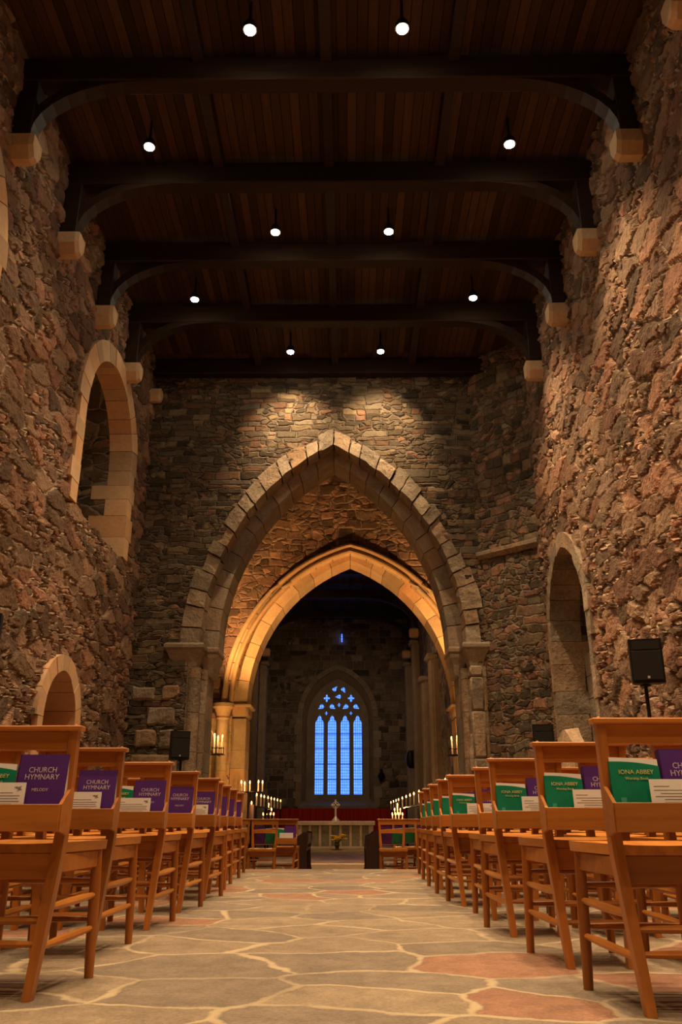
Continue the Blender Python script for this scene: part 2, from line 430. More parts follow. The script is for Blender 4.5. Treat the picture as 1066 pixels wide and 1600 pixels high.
def ring_blocks(b, mp, ci, ai, ri, co, ao, ro, zs, nblk, d0, d1, jit=.0, gap=.006, rr=R):
    """voussoirs between an inner and an outer arch line, each block its own solid"""
    n = 24
    pi_ = arch_pts(ci, ai, ri, zs, n); po = arch_pts(co, ao, ro, zs, n); T = len(pi_)-1
    def at(p, t):
        t = max(0, min(1, t))*T; k = min(int(t), T-1); f = t-k
        return (p[k][0]*(1-f)+p[k+1][0]*f, p[k][1]*(1-f)+p[k+1][1]*f)
    cuts = [i/nblk for i in range(nblk+1)]
    for i in range(1, nblk):
        if abs(cuts[i]-.5) > .01: cuts[i] += rr.uniform(-.22, .22)/nblk
    g = gap/(ao*3.2)
    for i in range(nblk):
        t0, t1 = cuts[i]+g, cuts[i+1]-g; k = max(1, int((t1-t0)*T/2)+1)
        df = d0 + rr.uniform(-jit, jit); ex = 1 + (rr.uniform(-.22, .16) if jit > .02 else rr.uniform(-jit, jit)*.35)
        ts = [t0+(t1-t0)*j/k for j in range(k+1)]
        inn = [at(pi_, t) for t in ts]; out = [at(po, t) for t in ts]
        out = [(p[0]+(q[0]-p[0])*ex, p[1]+(q[1]-p[1])*ex) for p, q in zip(inn, out)]
        secs = [[mp(p[0], p[1], df), mp(q[0], q[1], df), mp(q[0], q[1], d1), mp(p[0], p[1], d1)] for p, q in zip(inn, out)]
        b.ribbon(secs)
def jamb_blocks(b, mp, u_in, u_out, z0, z1, h, d0, d1, alt=.0, altd=.0, jit=.0, gap=.006, rr=R):
    z = z0; i = 0
    while z < z1-.02:
        hh = h*rr.uniform(.75, 1.25); zt = min(z+hh, z1)
        if z1-zt < h*.35: zt = z1
        w = (u_out-u_in)*(1 + (alt if i % 2 else -alt*.2)); dd = d1 + (altd if i % 2 else 0); df = d0+rr.uniform(-jit, jit)
        ua, ub = u_in, u_in+w
        b.verts_box([mp(ua,z+gap/2,df), mp(ub,z+gap/2,df), mp(ub,z+gap/2,dd), mp(ua,z+gap/2,dd), mp(ua,zt-gap/2,df), mp(ub,zt-gap/2,df), mp(ub,zt-gap/2,dd), mp(ua,zt-gap/2,dd)])
        z = zt; i += 1
def roughen(b, cuts, amp, seed=0.0, sc_=5.0):
    bmesh.ops.subdivide_edges(b.bm, edges=b.bm.edges[:], cuts=cuts, use_grid_fill=True)
    for v in b.bm.verts:
        q = v.co*sc_ + Vector((seed, seed*.7, 0)); v.co += mnoise.noise_vector(q)*amp + mnoise.noise_vector(q*2.7)*amp*.5
    return b
def reveal(name, mp, c, a, rise, zs, z0, d0, d1, mat, back=None, sill=True):
    """the inner faces of a niche and its back"""
    b = B(); pts = [(c-a, z0)] + arch_pts(c, a, rise, zs, 14) + [(c+a, z0)]
    f = [b.bm.verts.new(mp(p[0], p[1], d0)) for p in pts]; k = [b.bm.verts.new(mp(p[0], p[1], d1)) for p in pts]
    n = len(pts)
    for i in range(n if sill else n-1): b.bm.faces.new((f[i], f[(i+1) % n], k[(i+1) % n], k[i]))
    o = struct(b.build(name, mat))
    if back:
        b = B(); b.bm.faces.new([b.bm.verts.new(mp(p[0], p[1], d1)) for p in pts]); struct(b.build(name.replace('trim', 'wall_niche'), back))
    return o

XL, XR, YF, S = -3.72, 3.22, 14.0, .005
YB = -4.5; ZT = 9.2
def fz(y): return -S*y
mpL = lambda u, z, d: (XL-d, u, z)
mpR = lambda u, z, d: (XR+d, u, z)
mpF = lambda u, z, d: (u, YF+d, z)
mp2 = lambda u, z, d: (u, 19+d, z)
mpE = lambda u, z, d: (u, 34+d, z)

# ------------------------------------------------------------------ nave shell
YE = 11.33
b = B()
b.verts_box([(XL-.3,YB,fz(YB)-.3),(XR+.3,YB,fz(YB)-.3),(XR+.3,YE,fz(YE)-.3),(XL-.3,YE,fz(YE)-.3),
             (XL-.3,YB,fz(YB)),(XR+.3,YB,fz(YB)),(XR+.3,YE,fz(YE)),(XL-.3,YE,fz(YE))])
struct(b.build('floor', M['floor']))
b = B(); b.box((-.25, (YE-.05+16.8)/2, -.44), (8.2, 16.8-YE+.05, .2)); struct(b.build('floor_crossing', M['floor']))
b = B(); b.box((-.25, (16.8+34.6)/2, -.40), (8.2, 17.8, .3)); struct(b.build('floor_choir', M['floor']))
b = B(); b.box((-.16, 16.62, -.292), (1.14, .36, .096), None, .008)
o = b.build('stone_step', M['step']); tag(o, 'pale stone step on the floor in front of the altar', 'step')

LW = (11.5, 1.57, 1.5, 6.0); LWI = (11.5, 1.2, 1.2, 6.0)
LN = (10.62, .83, .84, 1.68); LNI = (10.62, .60, .64, 1.66)
RD = (11.78, 1.17, 1.45, 3.12); RDI = (11.78, .98, 1.22, 3.12)
LW2 = (5.75, 1.57, 1.5, 6.0)
def mid(o, i): return (o[0], (o[1]+i[1])/2, (o[2]+i[2])/2, o[3])
wall_grid('wall_left', mpL, 2.2, YF+.05, -.4, ZT, .034, M['wall_l'],
          [mid(LW, LWI)+(4.5,), mid(LW2, (5.75,1.2,1.2,6.0))+(4.5,), mid(LN, LNI)+(.75,)])
wall_grid('wall_right', mpR, 2.2, 13.2, -.4, ZT, .034, M['wall_r'], [mid(RD, RDI)+(.1,)])
b = B(); b.box((XL-.45, (YB+2.3)/2, 4.3), (.9, 2.3-YB, 10)); struct(b.build('wall_left_rear', M['rub_y']))
b = B(); b.box((XR+.45, (YB+2.3)/2, 4.3), (.9, 2.3-YB, 10)); struct(b.build('wall_right_rear', M['rub_y']))
b = B(); b.box((-.25, YB-.2, 4.3), (9, .4, 10)); struct(b.build('wall_back', M['rub_x']))

# left windows and niche, right doorway ------------------------------------
def opening(idx, mp, O, I, z0, mat, depth, ring_d, nb, backm, revm, alt, altd, bh=.3):
    b = B(); c = O[0]
    ring_blocks(b, mp, c, I[1], I[2], c, O[1], O[2], O[3], nb, -.075, ring_d, .008)
    wj = O[1]-I[1]
    jamb_blocks(b, mp, c-I[1], c-I[1]-wj*.78, z0, O[3], bh, -.075, ring_d, alt, altd, .008)
    jamb_blocks(b, mp, c+I[1], c+I[1]+wj*.78, z0, O[3], bh, -.075, ring_d, alt, altd, .008)
    if mat is M['ash']: roughen(b, 2, .012, 8.0)
    struct(b.build('trim_%d' % idx, mat))
    reveal('trim_%d' % (idx+1), mp, c, I[1]+.012, I[2]+.012, O[3], z0, .0, depth, revm, backm)
opening(1, mpL, LW, LWI, 4.5, M['sand'], .85, .30, 13, M['rub_d'], M['rub_x'], .25, .25)
opening(3, mpL, LW2, (5.75, 1.2, 1.2, 6.0), 4.5, M['sand'], .85, .30, 13, M['rub_d'], M['rub_x'], .25, .25)
opening(5, mpL, LN, LNI, .75, M['sand'], .5, .42, 9, M['grey'], M['grey'], .35, 0, .34)
opening(7, mpR, RD, RDI, .1, M['ash'], .7, .40, 11, M['grey'], M['rub_x'], .3, .2, .36)
# blocks of masonry at the back of the niche openings
b = B()
for j, z in enumerate([.8, 1.15, 1.5, 1.85]):
    for k in range(3):
        u = 10.2 + k*.36 + (.12 if j % 2 else 0)
        b.box((XL-.49, u, z+.17), (.03, .345, .335))
struct(b.build('trim_9', M['grey']))
b = B()
for j in range(8):
    z = .2+j*.34
    b.box((XR+.60, 12.45+(j % 2)*.08, z+.16), (.36, .62, .325))
    if j > 4: b.box((XR+.66, 11.5, z+.16), (.08, 1.1, .325))
struct(b.build('trim_10', M['ash']))

# far wall with the great arch ---------------------------------------------
AC = -.27; ZS = 3.33
wall_grid('wall_far', mpF, XL-.03, 2.32, -.5, ZT, .034, M['wall_f'], [(AC, 2.45, 3.9, ZS, -1)])
def mpS(u, z, d):
    t = u/1.252; return (2.30+.92*t + d*.68, 14.0-.85*t + d*.73, z)
wall_grid('wall_splay', mpS, 0, 1.27, -.5, ZT, .034, M['wall_s'])
b = B()
p0 = Vector(mpS(.02, 4.80, 0)); p1 = Vector(mpS(1.25, 4.80, 0)); nrm = (Vector(mpS(0,0,-1))-Vector(mpS(0,0,0))).normalized()
for k in range(4):
    q0 = p0.lerp(p1, k/4+.004); q1 = p0.lerp(p1, (k+1)/4-.004)
    b.ribbon([[q + nrm*d + Vector((0,0,z)) for d, z in ((-.05,0),(.05,.0),(.12,.06),(.12,.12),(.06,.15),(-.05,.15))] for q in (q0, q1)])
struct(b.build('trim_11', M['ash']))
RA = random.Random(3)
b = B(); ring_blocks(b, mpF, AC, 2.28, 3.75, AC, 2.58, 4.04, ZS, 30, -.06, .42, .035, .012, RA); roughen(b, 2, .022); struct(b.build('trim_12', M['ash']))
b = B(); ring_blocks(b, mpF, AC, 2.02, 3.56, AC, 2.30, 3.77, ZS, 24, .36, 1.02, .006, .006, RA); struct(b.build('trim_13', M['ash2']))
# thickness of the tower wall behind the rings
b = B()
pts = [(AC-2.29, -.5)] + arch_pts(AC, 2.29, 3.76, ZS, 18) + [(AC+2.29, -.5)]
f = [b.bm.verts.new((p[0], YF+.3, p[1])) for p in pts]; k = [b.bm.verts.new((p[0], YF+1.02, p[1])) for p in pts]
for i in range(len(pts)-1): b.bm.faces.new((f[i], f[i+1], k[i+1], k[i]))
struct(b.build('trim_14', M['ash2']))
b = B()
prof = [(-4.2, -.5), (-4.2, ZT)] + [(4.2, ZT), (4.2, -.5), (AC+2.29, -.5)] + arch_pts(AC, 2.29, 3.76, ZS, 18)[::-1] + [(AC-2.29, -.5)]
vs = [b.bm.verts.new((p[0], YF+1.02, p[1])) for p in prof]; bmesh.ops.triangle_fill(b.bm, use_beauty=True, edges=[b.bm.edges.new((vs[i], vs[(i+1) % len(vs)])) for i in range(len(vs))])
struct(b.build('wall_tower_rear', M['rub_x']))
# jambs: shafts, steps and capitals
for s in (-1, 1):
    b = B(); X = lambda a: AC + s*a
    jamb_blocks(b, mpF, X(2.17), X(2.34), -.5, 2.95, .42, .38, 1.02, 0, 0, .006)
    struct(b.build('trim_%d' % (16+s), M['ash2']))
    b = B()
    z = -.5
    while z < 2.9:
        h = min(RA.uniform(.5, .8), 2.95-z)
        if s < 0:
            b.tube([(X(2.36), YF+.10, z+.004), (X(2.36), YF+.10, z+h-.004)], .115, 16)
            b.tube([(X(2.25), YF+.30, z+.004), (X(2.25), YF+.30, z+h-.004)], .085, 14)
        else:
            b.tube([(X(2.27), YF+.22, z+.004), (X(2.27), YF+.22, z+h-.004)], .09, 14)
            b.box((X(2.40), YF+.02, z+h/2), (.22, .30, h-.01), None, .03)
            b.tube([(X(2.52), YF+.0, z+.004), (X(2.52), YF+.0, z+h-.004)], .07, 12)
        z += h
    struct(b.build('trim_%d' % (19+s), M['ash'], None, None, True))
    b = B()
    jamb_blocks(b, mpF, X(2.28), X(2.44), -.5, 2.95, .4, .22, .5, 0, 0, .01)
    jamb_blocks(b, mpF, X(2.44), X(2.62), -.5, 2.95, .45, .015, .3, .5, 0, .012, .012)
    roughen(b, 2, .016, 3.0); struct(b.build('trim_%d' % (22+s), M['ash'] if s < 0 else M['ash2']))
    # capital: bell block with projecting abacus, outer part and inner part
    b = B()
    def cap(ua, ub, y0, y1, grow=.10):
        lo = [(ua, y0), (ub, y0), (ub, y1), (ua, y1)]
        def rect(g, z): return [(min(ua, ub)-g, y0-g, z), (max(ua, ub)+g, y0-g, z), (max(ua, ub)+g, y1, z), (min(ua, ub)-g, y1, z)]
        b.ribbon([rect(-.03, 2.86), rect(-.01, 2.93), rect(-.01, 2.95)])
        b.ribbon([rect(-.02, 2.955), rect(.0, 3.05), rect(.05, 3.16), rect(grow*.8, 3.23)])
        b.ribbon([rect(grow*.9, 3.232), rect(grow*1.15, 3.26), rect(grow*1.15, 3.31), rect(grow*.9, 3.345)])
    cap(X(2.30), X(2.75 if s < 0 else 2.56), YF-.02, YF+.45)
    cap(X(2.08), X(2.28), YF+.36, YF+1.02, .07)
    struct(b.build('trim_%d' % (25+s), M['ash2']))

# dressed stones scattered in the foot of the far wall
b = B()
for cx, cz, w, h in ((-3.12, 2.13, .46, .30), (-3.0, 1.77, .26, .30), (-3.35, 1.78, .34, .26), (-3.18, 1.30, .78, .44), (-3.15, .87, .9, .26), (-3.45, 2.5, .4, .22), (-2.98, 2.52, .3, .24), (-3.3, .5, .8, .34), (2.12, 2.2, .24, .5), (2.1, 1.55, .26, .6), (2.12, .9, .24, .5)):
    b.box((cx, YF-.0, cz), (w, .12, h), None, .03)
roughen(b, 3, .025, 5.0); struct(b.build('trim_27', M['ash']))

# crossing, second arch and choir -------------------------------------------
GC, GA, GR, GZ = .04, 2.36, 3.42, 2.97
for nm, x in (('wall_crossing_left', -4.1), ('wall_crossing_right', 3.9)):
    b = B(); b.box((x, 17, 4.4), (.4, 4.4, 10)); struct(b.build(nm, M['rub_y']))
b = B(); b.box((0, 17, ZT+.1), (9, 4.6, .2)); struct(b.build('ceiling_crossing', M['boards']))
wall_grid('wall_tympanum', mp2, -3.95, 3.75, -.5, ZT, .04, M['wall_t'], [(GC, 2.66, 3.55, GZ, -1)])
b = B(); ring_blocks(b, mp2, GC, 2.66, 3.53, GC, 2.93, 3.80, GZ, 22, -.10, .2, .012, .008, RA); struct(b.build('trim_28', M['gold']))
b = B()
for rr_, dd in ((2.70, -.13), (2.86, -.12)):       # the two rolls of the label moulding
    p = arch_pts(GC, rr_, rr_+.87, GZ, 18); b.tube([mp2(q[0], q[1], dd) for q in p], .055, 8)
struct(b.build('trim_29', M['gold'], None, None, True))
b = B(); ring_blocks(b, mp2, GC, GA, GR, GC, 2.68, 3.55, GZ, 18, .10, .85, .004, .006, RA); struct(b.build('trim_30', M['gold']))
for s in (-1, 1):
    X = lambda a: GC + s*a
    b = B(); jamb_blocks(b, mp2, X(GA), X(2.68), -.4, 2.66, .5, .10, .85, 0, 0, .004)
    jamb_blocks(b, mp2, X(2.68), X(3.12), -.4, 2.66, .45, -.02, .3, 0, 0, .004)
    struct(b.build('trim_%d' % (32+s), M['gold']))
    b = B(); z = -.35
    while z < 2.6:
        h = min(.62, 2.66-z); b.tube([(X(2.86), 18.88, z+.003), (X(2.86), 18.88, z+h-.003)], .13, 16); z += h
    struct(b.build('trim_%d' % (35+s), M['gold'], None, None, True))
    b = B()
    b.lathe([(.13,2.60),(.16,2.64),(.14,2.68),(.19,2.84),(.24,2.88),(.24,2.96),(.2,2.97)], (X(2.86), 18.88, 0), 20)
    b.box((X(2.60), 19.45, 2.83), (.56, .88, .26), None, .05); b.box((X(2.58), 19.45, 2.94), (.66, .95, .07), None, .02)
    struct(b.build('trim_%d' % (38+s), M['gold'], None, None, True))
b = B()
prof = [(-4.2,-.5), (-4.2,ZT), (4.2,ZT), (4.2,-.5), (GC+2.66,-.5)] + arch_pts(GC, 2.66, 3.54, GZ, 18)[::-1] + [(GC-2.66,-.5)]
vs = [b.bm.verts.new((p[0], 19.85, p[1])) for p in prof]; bmesh.ops.triangle_fill(b.bm, use_beauty=True, edges=[b.bm.edges.new((vs[i], vs[(i+1) % len(vs)])) for i in range(len(vs))])
struct(b.build('wall_choir_west', M['rub_x']))
b = B(); b.box((-3.55, 27.1, 4), (.4, 14.6, 9)); struct(b.build('wall_choir_left', M['rub_y']))
b = B(); b.box((2.62, 27.1, 4), (.4, 14.6, 9)); struct(b.build('wall_choir_right', M['rub_y']))
b = B(); b.box((-.4, 27.1, 8.45), (6.6, 14.8, .2)); struct(b.build('ceiling_choir', M['boards']))
EC = -.455
wall_grid('wall_east', mpE, -3.4, 2.5, -.5, 8.5, .05, M['wall_e'], [(EC, 1.42, 1.9, 4.35, .95)])
k = 40
def shafts(x, y, z1, n):
    global k
    b = B()
    sgn = 1 if x < 0 else -1
    b.box((x+sgn*.06, y, (z1-.3)/2), (.2, .62, z1+.3), None, .02)
    for i in range(3): b.tube([(x+sgn*.17, y-.2+.2*i, -.25), (x+sgn*.17, y-.2+.2*i, z1)], .075, 10)
    b.box((x+sgn*.16, y, z1+.06), (.34, .72, .16), None, .05)
    b.box((x+sgn*.12, y, .35), (.34, .7, 1.1), None, .05)
    struct(b.build('trim_%d' % n, M['grey'], None, None, True))
for i, (x, y, z1) in enumerate(((2.42, 22.6, 4.6), (2.42, 25.2, 4.4), (2.42, 28.6, 6.2), (-3.35, 28.4, 6.0), (-3.35, 31.6, 6.0), (2.42, 32.4, 6.1))): shafts(x, y, z1, 40+i)
for i, (x, y) in enumerate(((2.34, 28.0), (2.34, 32.0), (-3.28, 28.2), (-3.28, 31.5))):
    b = B(); sg = 1 if x < 0 else -1
    b.box((x+sg*.1, y, 6.5), (.34, .32, .3), None, .05)
    tag(b.build('stone_corbel', M['sand']), ['stone corbel high on the right choir wall, nearer one', 'stone corbel high on the right choir wall beside the blue window', 'stone corbel high on the left choir wall, nearer one', 'stone corbel high on the left choir wall by the far wall'][i], 'corbel', 'choir corbels')

# east window -----------------------------------------------------------------
def px(cx, cy):                      # window pattern measured on its own grid of 41 units a metre-ish
    return (EC + (cx/4.1-126.75)*.0249, 1.4 + (212-cy/4.1)*.0247)
def light(cx0, cx1):
    a, c_ = px(cx0, 0)[0], px(cx1, 0)[0]; m = (a+c_)/2; w = (c_-a)/2; zs = 4.12
    pts = [(a, 1.42), (a, zs)]
    pts += [(m-w*.95, zs+.06), (m-w*.78, zs+.13), (m-w*.50, zs+.165), (m-w*.52, zs+.22), (m-w*.26, zs+.30), (m, zs+.35)]
    pts += [(2*m-p[0], p[1]) for p in pts[-2:1:-1]]
    pts += [(c_, zs), (c_, 1.42)]
    return pts
lights = [light(*q) for q in ((370, 427), (454, 511), (539, 597), (624, 679))]
def blob(cx, cy, r, ang, tail):      # a teardrop dagger of the tracery
    c = px(cx, cy); out = []
    for i in range(18):
        t = 2*PI*i/18; rr = r*(1+.08*math.cos(3*t))
        x, z = rr*math.cos(t), rr*math.sin(t)
        if math.cos(t) > .8: x = r*tail; z = z*.35
        ca, sa = math.cos(ang), math.sin(ang)
        out.append((c[0]+x*ca-z*sa, c[1]+x*sa+z*ca))
    return out
def quat(cx, cy, r):
    c = px(cx, cy); return [(c[0]+r*(1+.38*math.cos(4*t))*math.cos(t), c[1]+1.15*r*(1+.38*math.cos(4*t))*math.sin(t)) for t in [2*PI*i/28 for i in range(28)]]
eyes = [blob(412, 303, .095, rad(215), 1.7), blob(480, 303, .095, rad(-35), 1.7), blob(575, 303, .095, rad(215), 1.7), blob(640, 303, .095, rad(-35), 1.7),
        blob(497, 188, .085, rad(48), 1.9), blob(556, 188, .085, rad(-62), 1.9), blob(528, 237, .085, rad(182), 1.9),
        quat(445, 248, .10), quat(609, 248, .10), quat(443, 347, .05), quat(608, 347, .05), quat(528, 292, .055)]
outer = [(EC-1.25, 1.1)] + arch_pts(EC, 1.25, 1.72, 4.2, 14) + [(EC+1.25, 1.1)]
win = empty('window_1', (0, 34.35, 0)); struct(win)
def pierced(polys, y0, y1):
    b = B(); es = []; loops = []
    for p in polys:
        v = [b.bm.verts.new((q[0], y0, q[1])) for q in p]; loops.append(v)
        es += [b.bm.edges.new((v[i], v[(i+1) % len(v)])) for i in range(len(v))]
    fs = [g for g in bmesh.ops.triangle_fill(b.bm, use_beauty=True, use_dissolve=False, edges=es)['geom'] if isinstance(g, bmesh.types.BMFace)]
    m = {}
    for L in loops:
        for v in L: m[v] = b.bm.verts.new((v.co.x, y1, v.co.z))
    for f in fs: b.bm.faces.new([m[v] for v in reversed(f.verts)])
    for L in loops:
        for i in range(len(L)):
            a, c = L[i], L[(i+1) % len(L)]; b.bm.faces.new((a, c, m[c], m[a]))
    return b
pierced([outer]+lights+eyes, -.09, .09).build('tracery', M['grey'], win)
for q in lights + eyes:
    b = B(); b.prism(q, (.028, .034)); b.build('pane', M['glass'], win)
b = B()
for L in lights:
    for z in (1.98, 2.57, 3.16, 3.73): b.box(((L[0][0]+L[-1][0])/2, -.01, z), (L[-1][0]-L[0][0]+.02, .02, .028))
b.build('saddle_bar', M['iron'], win)
b = B()
pi_ = [(EC-1.25, .9)] + arch_pts(EC, 1.25, 1.72, 4.2, 14) + [(EC+1.25, .9)]; po = [(EC-1.5, .9)] + arch_pts(EC, 1.5, 1.98, 4.3, 14) + [(EC+1.5, .9)]
f = [b.bm.verts.new((p[0], 33.94, p[1])) for p in po]; h = [b.bm.verts.new((p[0], 34.36, p[1])) for p in pi_]
for i in range(len(f)-1): b.bm.faces.new((f[i], f[i+1], h[i+1], h[i]))
struct(b.build('trim_50', M['grey']))
b = B(); ring_blocks(b, mpE, EC, 1.42, 1.90, EC, 1.62, 2.10, 4.35, 16, -.08, .05, .004); jamb_blocks(b, mpE, EC-1.42, EC-1.66, .95, 4.35, .35, -.05, .05, .3); jamb_blocks(b, mpE, EC+1.42, EC+1.66, .95, 4.35, .35, -.05, .05, .3)
struct(b.build('trim_51', M['grey']))
b = B(); b.ribbon([[(x, 33.9, 1.0), (x, 34.4, 1.28), (x, 34.4, .8), (x, 33.9, .8)] for x in (EC-1.55, EC+1.55)]); struct(b.build('trim_52', M['grey']))

# nave roof ---------------------------------------------------------------------
b = B(); b.box((-.25, (YB+YF)/2, 8.86), (7.6, YF-YB+.3, .1)); struct(b.build('ceiling', M['boards']))
YT = [-.95+1.62*i for i in range(9)]           # trusses, the last stands before the far wall
YT = [12.0-1.62*i for i in range(8)][::-1]
names = {0: 'first', 1: 'second', 2: 'third', 3: 'fourth', 4: 'fifth', 5: 'sixth', 6: 'seventh', 7: 'eighth', 8: 'ninth', 9: 'tenth', 10: 'eleventh', 11: 'twelfth', 12: 'thirteenth'}
def truss():
    t = empty('roof_truss')
    b = B(); b.box((-.25, 0, 8.55), (6.98, .22, .34), None, .015); b.build('beam', M['beam'], t)
    for s, x in ((-1, XL), (1, XR)):
        b = B(); b.box((x-s*.13, 0, 8.05), (.2, .2, .86), None, .01); b.build('wall_post', M['beam'], t)
        b = B(); secs = []
        for i in range(9):
            a = PI/2*i/8; r = 1.18
            cx, cz = x-s*.22-s*r*(1-math.cos(a))*1.0, 7.64+.74*math.sin(a)
            nx, nz = -s*math.cos(a*.9)*.09, -math.sin(a*.9)*.09
            nx, nz = s*math.cos(a)*.10, math.sin(a)*.10+.02
            secs.append([(cx, -.088, cz), (cx, .085, cz), (cx+nx, .085, cz+nz), (cx+nx, -.088, cz+nz)])
        b.ribbon(secs); b.build('brace', M['beam'], t)
    return t
t0 = truss()
vis = [y for y in YT if y > 3]
for i, y in enumerate(vis):
    t = t0 if i == 0 else copy_tree(t0); t.location = (0, y, 0)
    n = len(vis)-1-i
    tag(t, 'dark timber roof truss with curved braces, %s from the arch wall' % names[n], 'roof truss', 'nave roof trusses')
b = B(); b.box((-.25, YF-.14, 8.62), (6.9, .2, .3), None, .015)
tag(b.build('wall_plate', M['beam']), 'dark timber beam along the top of the arch wall', 'beam')
for i, x in enumerate((-1.70, -.24, 1.22)):
    for j in range(len(vis)):
        y0 = vis[j]+.11; y1 = (vis[j+1]-.11) if j+1 < len(vis) else YF-.25
        b = B(); b.box((x, (y0+y1)/2, 8.72), (.13, y1-y0, .2), None, .01)
        bay = len(vis)-1-j
        tag(b.build('purlin', M['beam']), 'dark %s purlin under the ceiling boards, %s bay from the arch wall' % (('left', 'middle', 'right')[i], names[bay]), 'beam', 'purlins')
# corbels
def corbel_mesh():
    b = B(); hx = [(-.13, -.06), (-.13, -.22), (-.055, -.35), (.055, -.35), (.13, -.22), (.13, -.06)]
    b.ribbon([[(d, p[0]*g, p[1]*g+.02) for p in hx] for d, g in ((-.1, 1.0), (.24, 1.0), (.29, .88))])
    return b.mesh('stone_corbel', M['sand'])
cm = corbel_mesh()
for i, y in enumerate(vis):
    n = len(vis)-1-i
    for s, x, side in ((1, XL, 'left'), (-1, XR, 'right')):
        o = link('stone_corbel', cm, None, (x, y, 7.63)); o.rotation_euler.z = 0 if s > 0 else PI
        tag(o, 'pale stone corbel under the %s end of the %s truss from the arch wall' % (side, names[n]), 'corbel', 'nave corbels')
o = link('stone_corbel', cm, None, (XL, 13.72, 8.1)); o.scale = (.8, .8, .8); tag(o, 'small stone corbel high in the left corner of the arch wall', 'corbel')

# choir roof
def choir_truss():
    t = empty('roof_truss'); b = B(); b.box((-.45, 0, 8.0), (5.9, .25, .3)); b.build('beam', M['beam'], t)
    for s, x in ((-1, -3.3), (1, 2.4)):
        b = B(); secs = []
        for i in range(9):
            a = PI/2*i/8; cx, cz = x-s*.05-s*1.9*(1-math.cos(a)), 6.65+1.2*math.sin(a)
            nx, nz = s*math.cos(a)*.2, math.sin(a)*.2
            secs.append([(cx, -.1, cz), (cx, .1, cz), (cx+nx, .1, cz+nz), (cx+nx, -.1, cz+nz)])
        b.ribbon(secs); b.build('brace', M['beam'], t)
    return t
c0 = choir_truss()
for i, y in enumerate((22.5, 25.5, 28.5, 31.5)):
    t = c0 if i == 0 else copy_tree(c0); t.location = (0, y, 0)
    tag(t, 'dark arched truss in the choir roof beyond the golden arch, %s from the arch' % names[i], 'roof truss', 'choir roof trusses')
b = B(); b.box((-.28, 33.9, 7.55), (.05, .06, .32))
tag(b.build('slit_window', M['glass']), 'tiny blue slit window high above the tall blue window', 'window')

# ------------------------------------------------------------------ ceiling lights
def lamp():
    t = empty('ceiling_light')
    b = B(); n = 24
    b.lathe([(.06,.0),(.075,.0),(.078,.05),(.05,.11),(.02,.13),(.014,.42)], (0,0,0), n); b.build('housing', M['black'], t, None, True)
    b = B(); b.lathe([(.045,-.022),(.058,-.012),(.06,.004)], (0,0,0), n); b.build('lamp_glass', M['lamp'], t)
    return t
l0 = lamp(); LP = []
for i in range(5):
    y = 12.9-1.615*i
    for x in ((-1.03, .59) if i % 2 == 0 else (-2.47, 2.02)): LP.append((x, y))
desc = {(-1.03, 0): 'left of the two ceiling lights nearest the arch wall', (.59, 0): 'right of the two ceiling lights nearest the arch wall',
        (-2.47, 1): 'ceiling light by the left wall, farther of the two there', (2.02, 1): 'ceiling light by the right wall, farther of the two there',
        (-1.03, 2): 'left ceiling light of the middle pair in the inner rows', (.59, 2): 'right ceiling light of the middle pair in the inner rows',
        (-2.47, 3): 'ceiling light by the left wall, nearer of the two there', (2.02, 3): 'ceiling light by the right wall, nearer of the two there',
        (-1.03, 4): 'left of the two large bright ceiling lights at the top edge', (.59, 4): 'right of the two large bright ceiling lights at the top edge'}
def spot(loc, tgt, energy, ang, col, blend=.8, size=.06):
    d = bpy.data.lights.new('spot', 'SPOT'); d.energy = energy; d.spot_size = rad(ang); d.spot_blend = blend; d.color = col; d.shadow_soft_size = size
    o = bpy.data.objects.new('spot_lamp', d); COL.objects.link(o); o.location = loc
    o.rotation_euler = (Vector(tgt)-Vector(loc)).to_track_quat('-Z', 'Y').to_euler(); return o
def point(loc, energy, col=(1, .55, .2), size=.05):
    d = bpy.data.lights.new('point', 'POINT'); d.energy = energy; d.color = col; d.shadow_soft_size = size
    o = bpy.data.objects.new('candle_glow', d); COL.objects.link(o); o.location = loc; return o
WARM = (1.0, .685, .385)
for i, (x, y) in enumerate(LP):
    t = l0 if i == 0 else copy_tree(l0); t.location = (x, y, 8.40)
    tag(t, desc[(x, i//2)], 'ceiling light', 'ceiling lights')
EN = 400
for i in range(10):
    y = 12.9-1.615*i
    for x in ((-1.03, .59) if i % 2 == 0 else (-2.47, 2.02)):
        if i == 0: spot((x, y, 8.36), (x, 14.0, 7.3), 400, 78, WARM, .9); spot((x, y, 8.36), (x, y, 0), EN*.6, 95, WARM, 1)
        elif x > 1: spot((x, y, 8.36), (x+.75, y, 0), EN*2.1, 92, WARM, 1)
        else: spot((x, y, 8.36), (x, y, 0), EN*(.9 if x < -2 else 1), 92, WARM, 1)
    if i % 2 == 0 and i > 0:                      # fill spots added at the inner fittings to brighten the low side walls
        spot((-1.03, y, 8.35), (XL, y+.3, 1.6), 300, 58, WARM, .9); spot((.59, y, 8.35), (XR, y+.3, 2.0), 420, 60, WARM, .9)

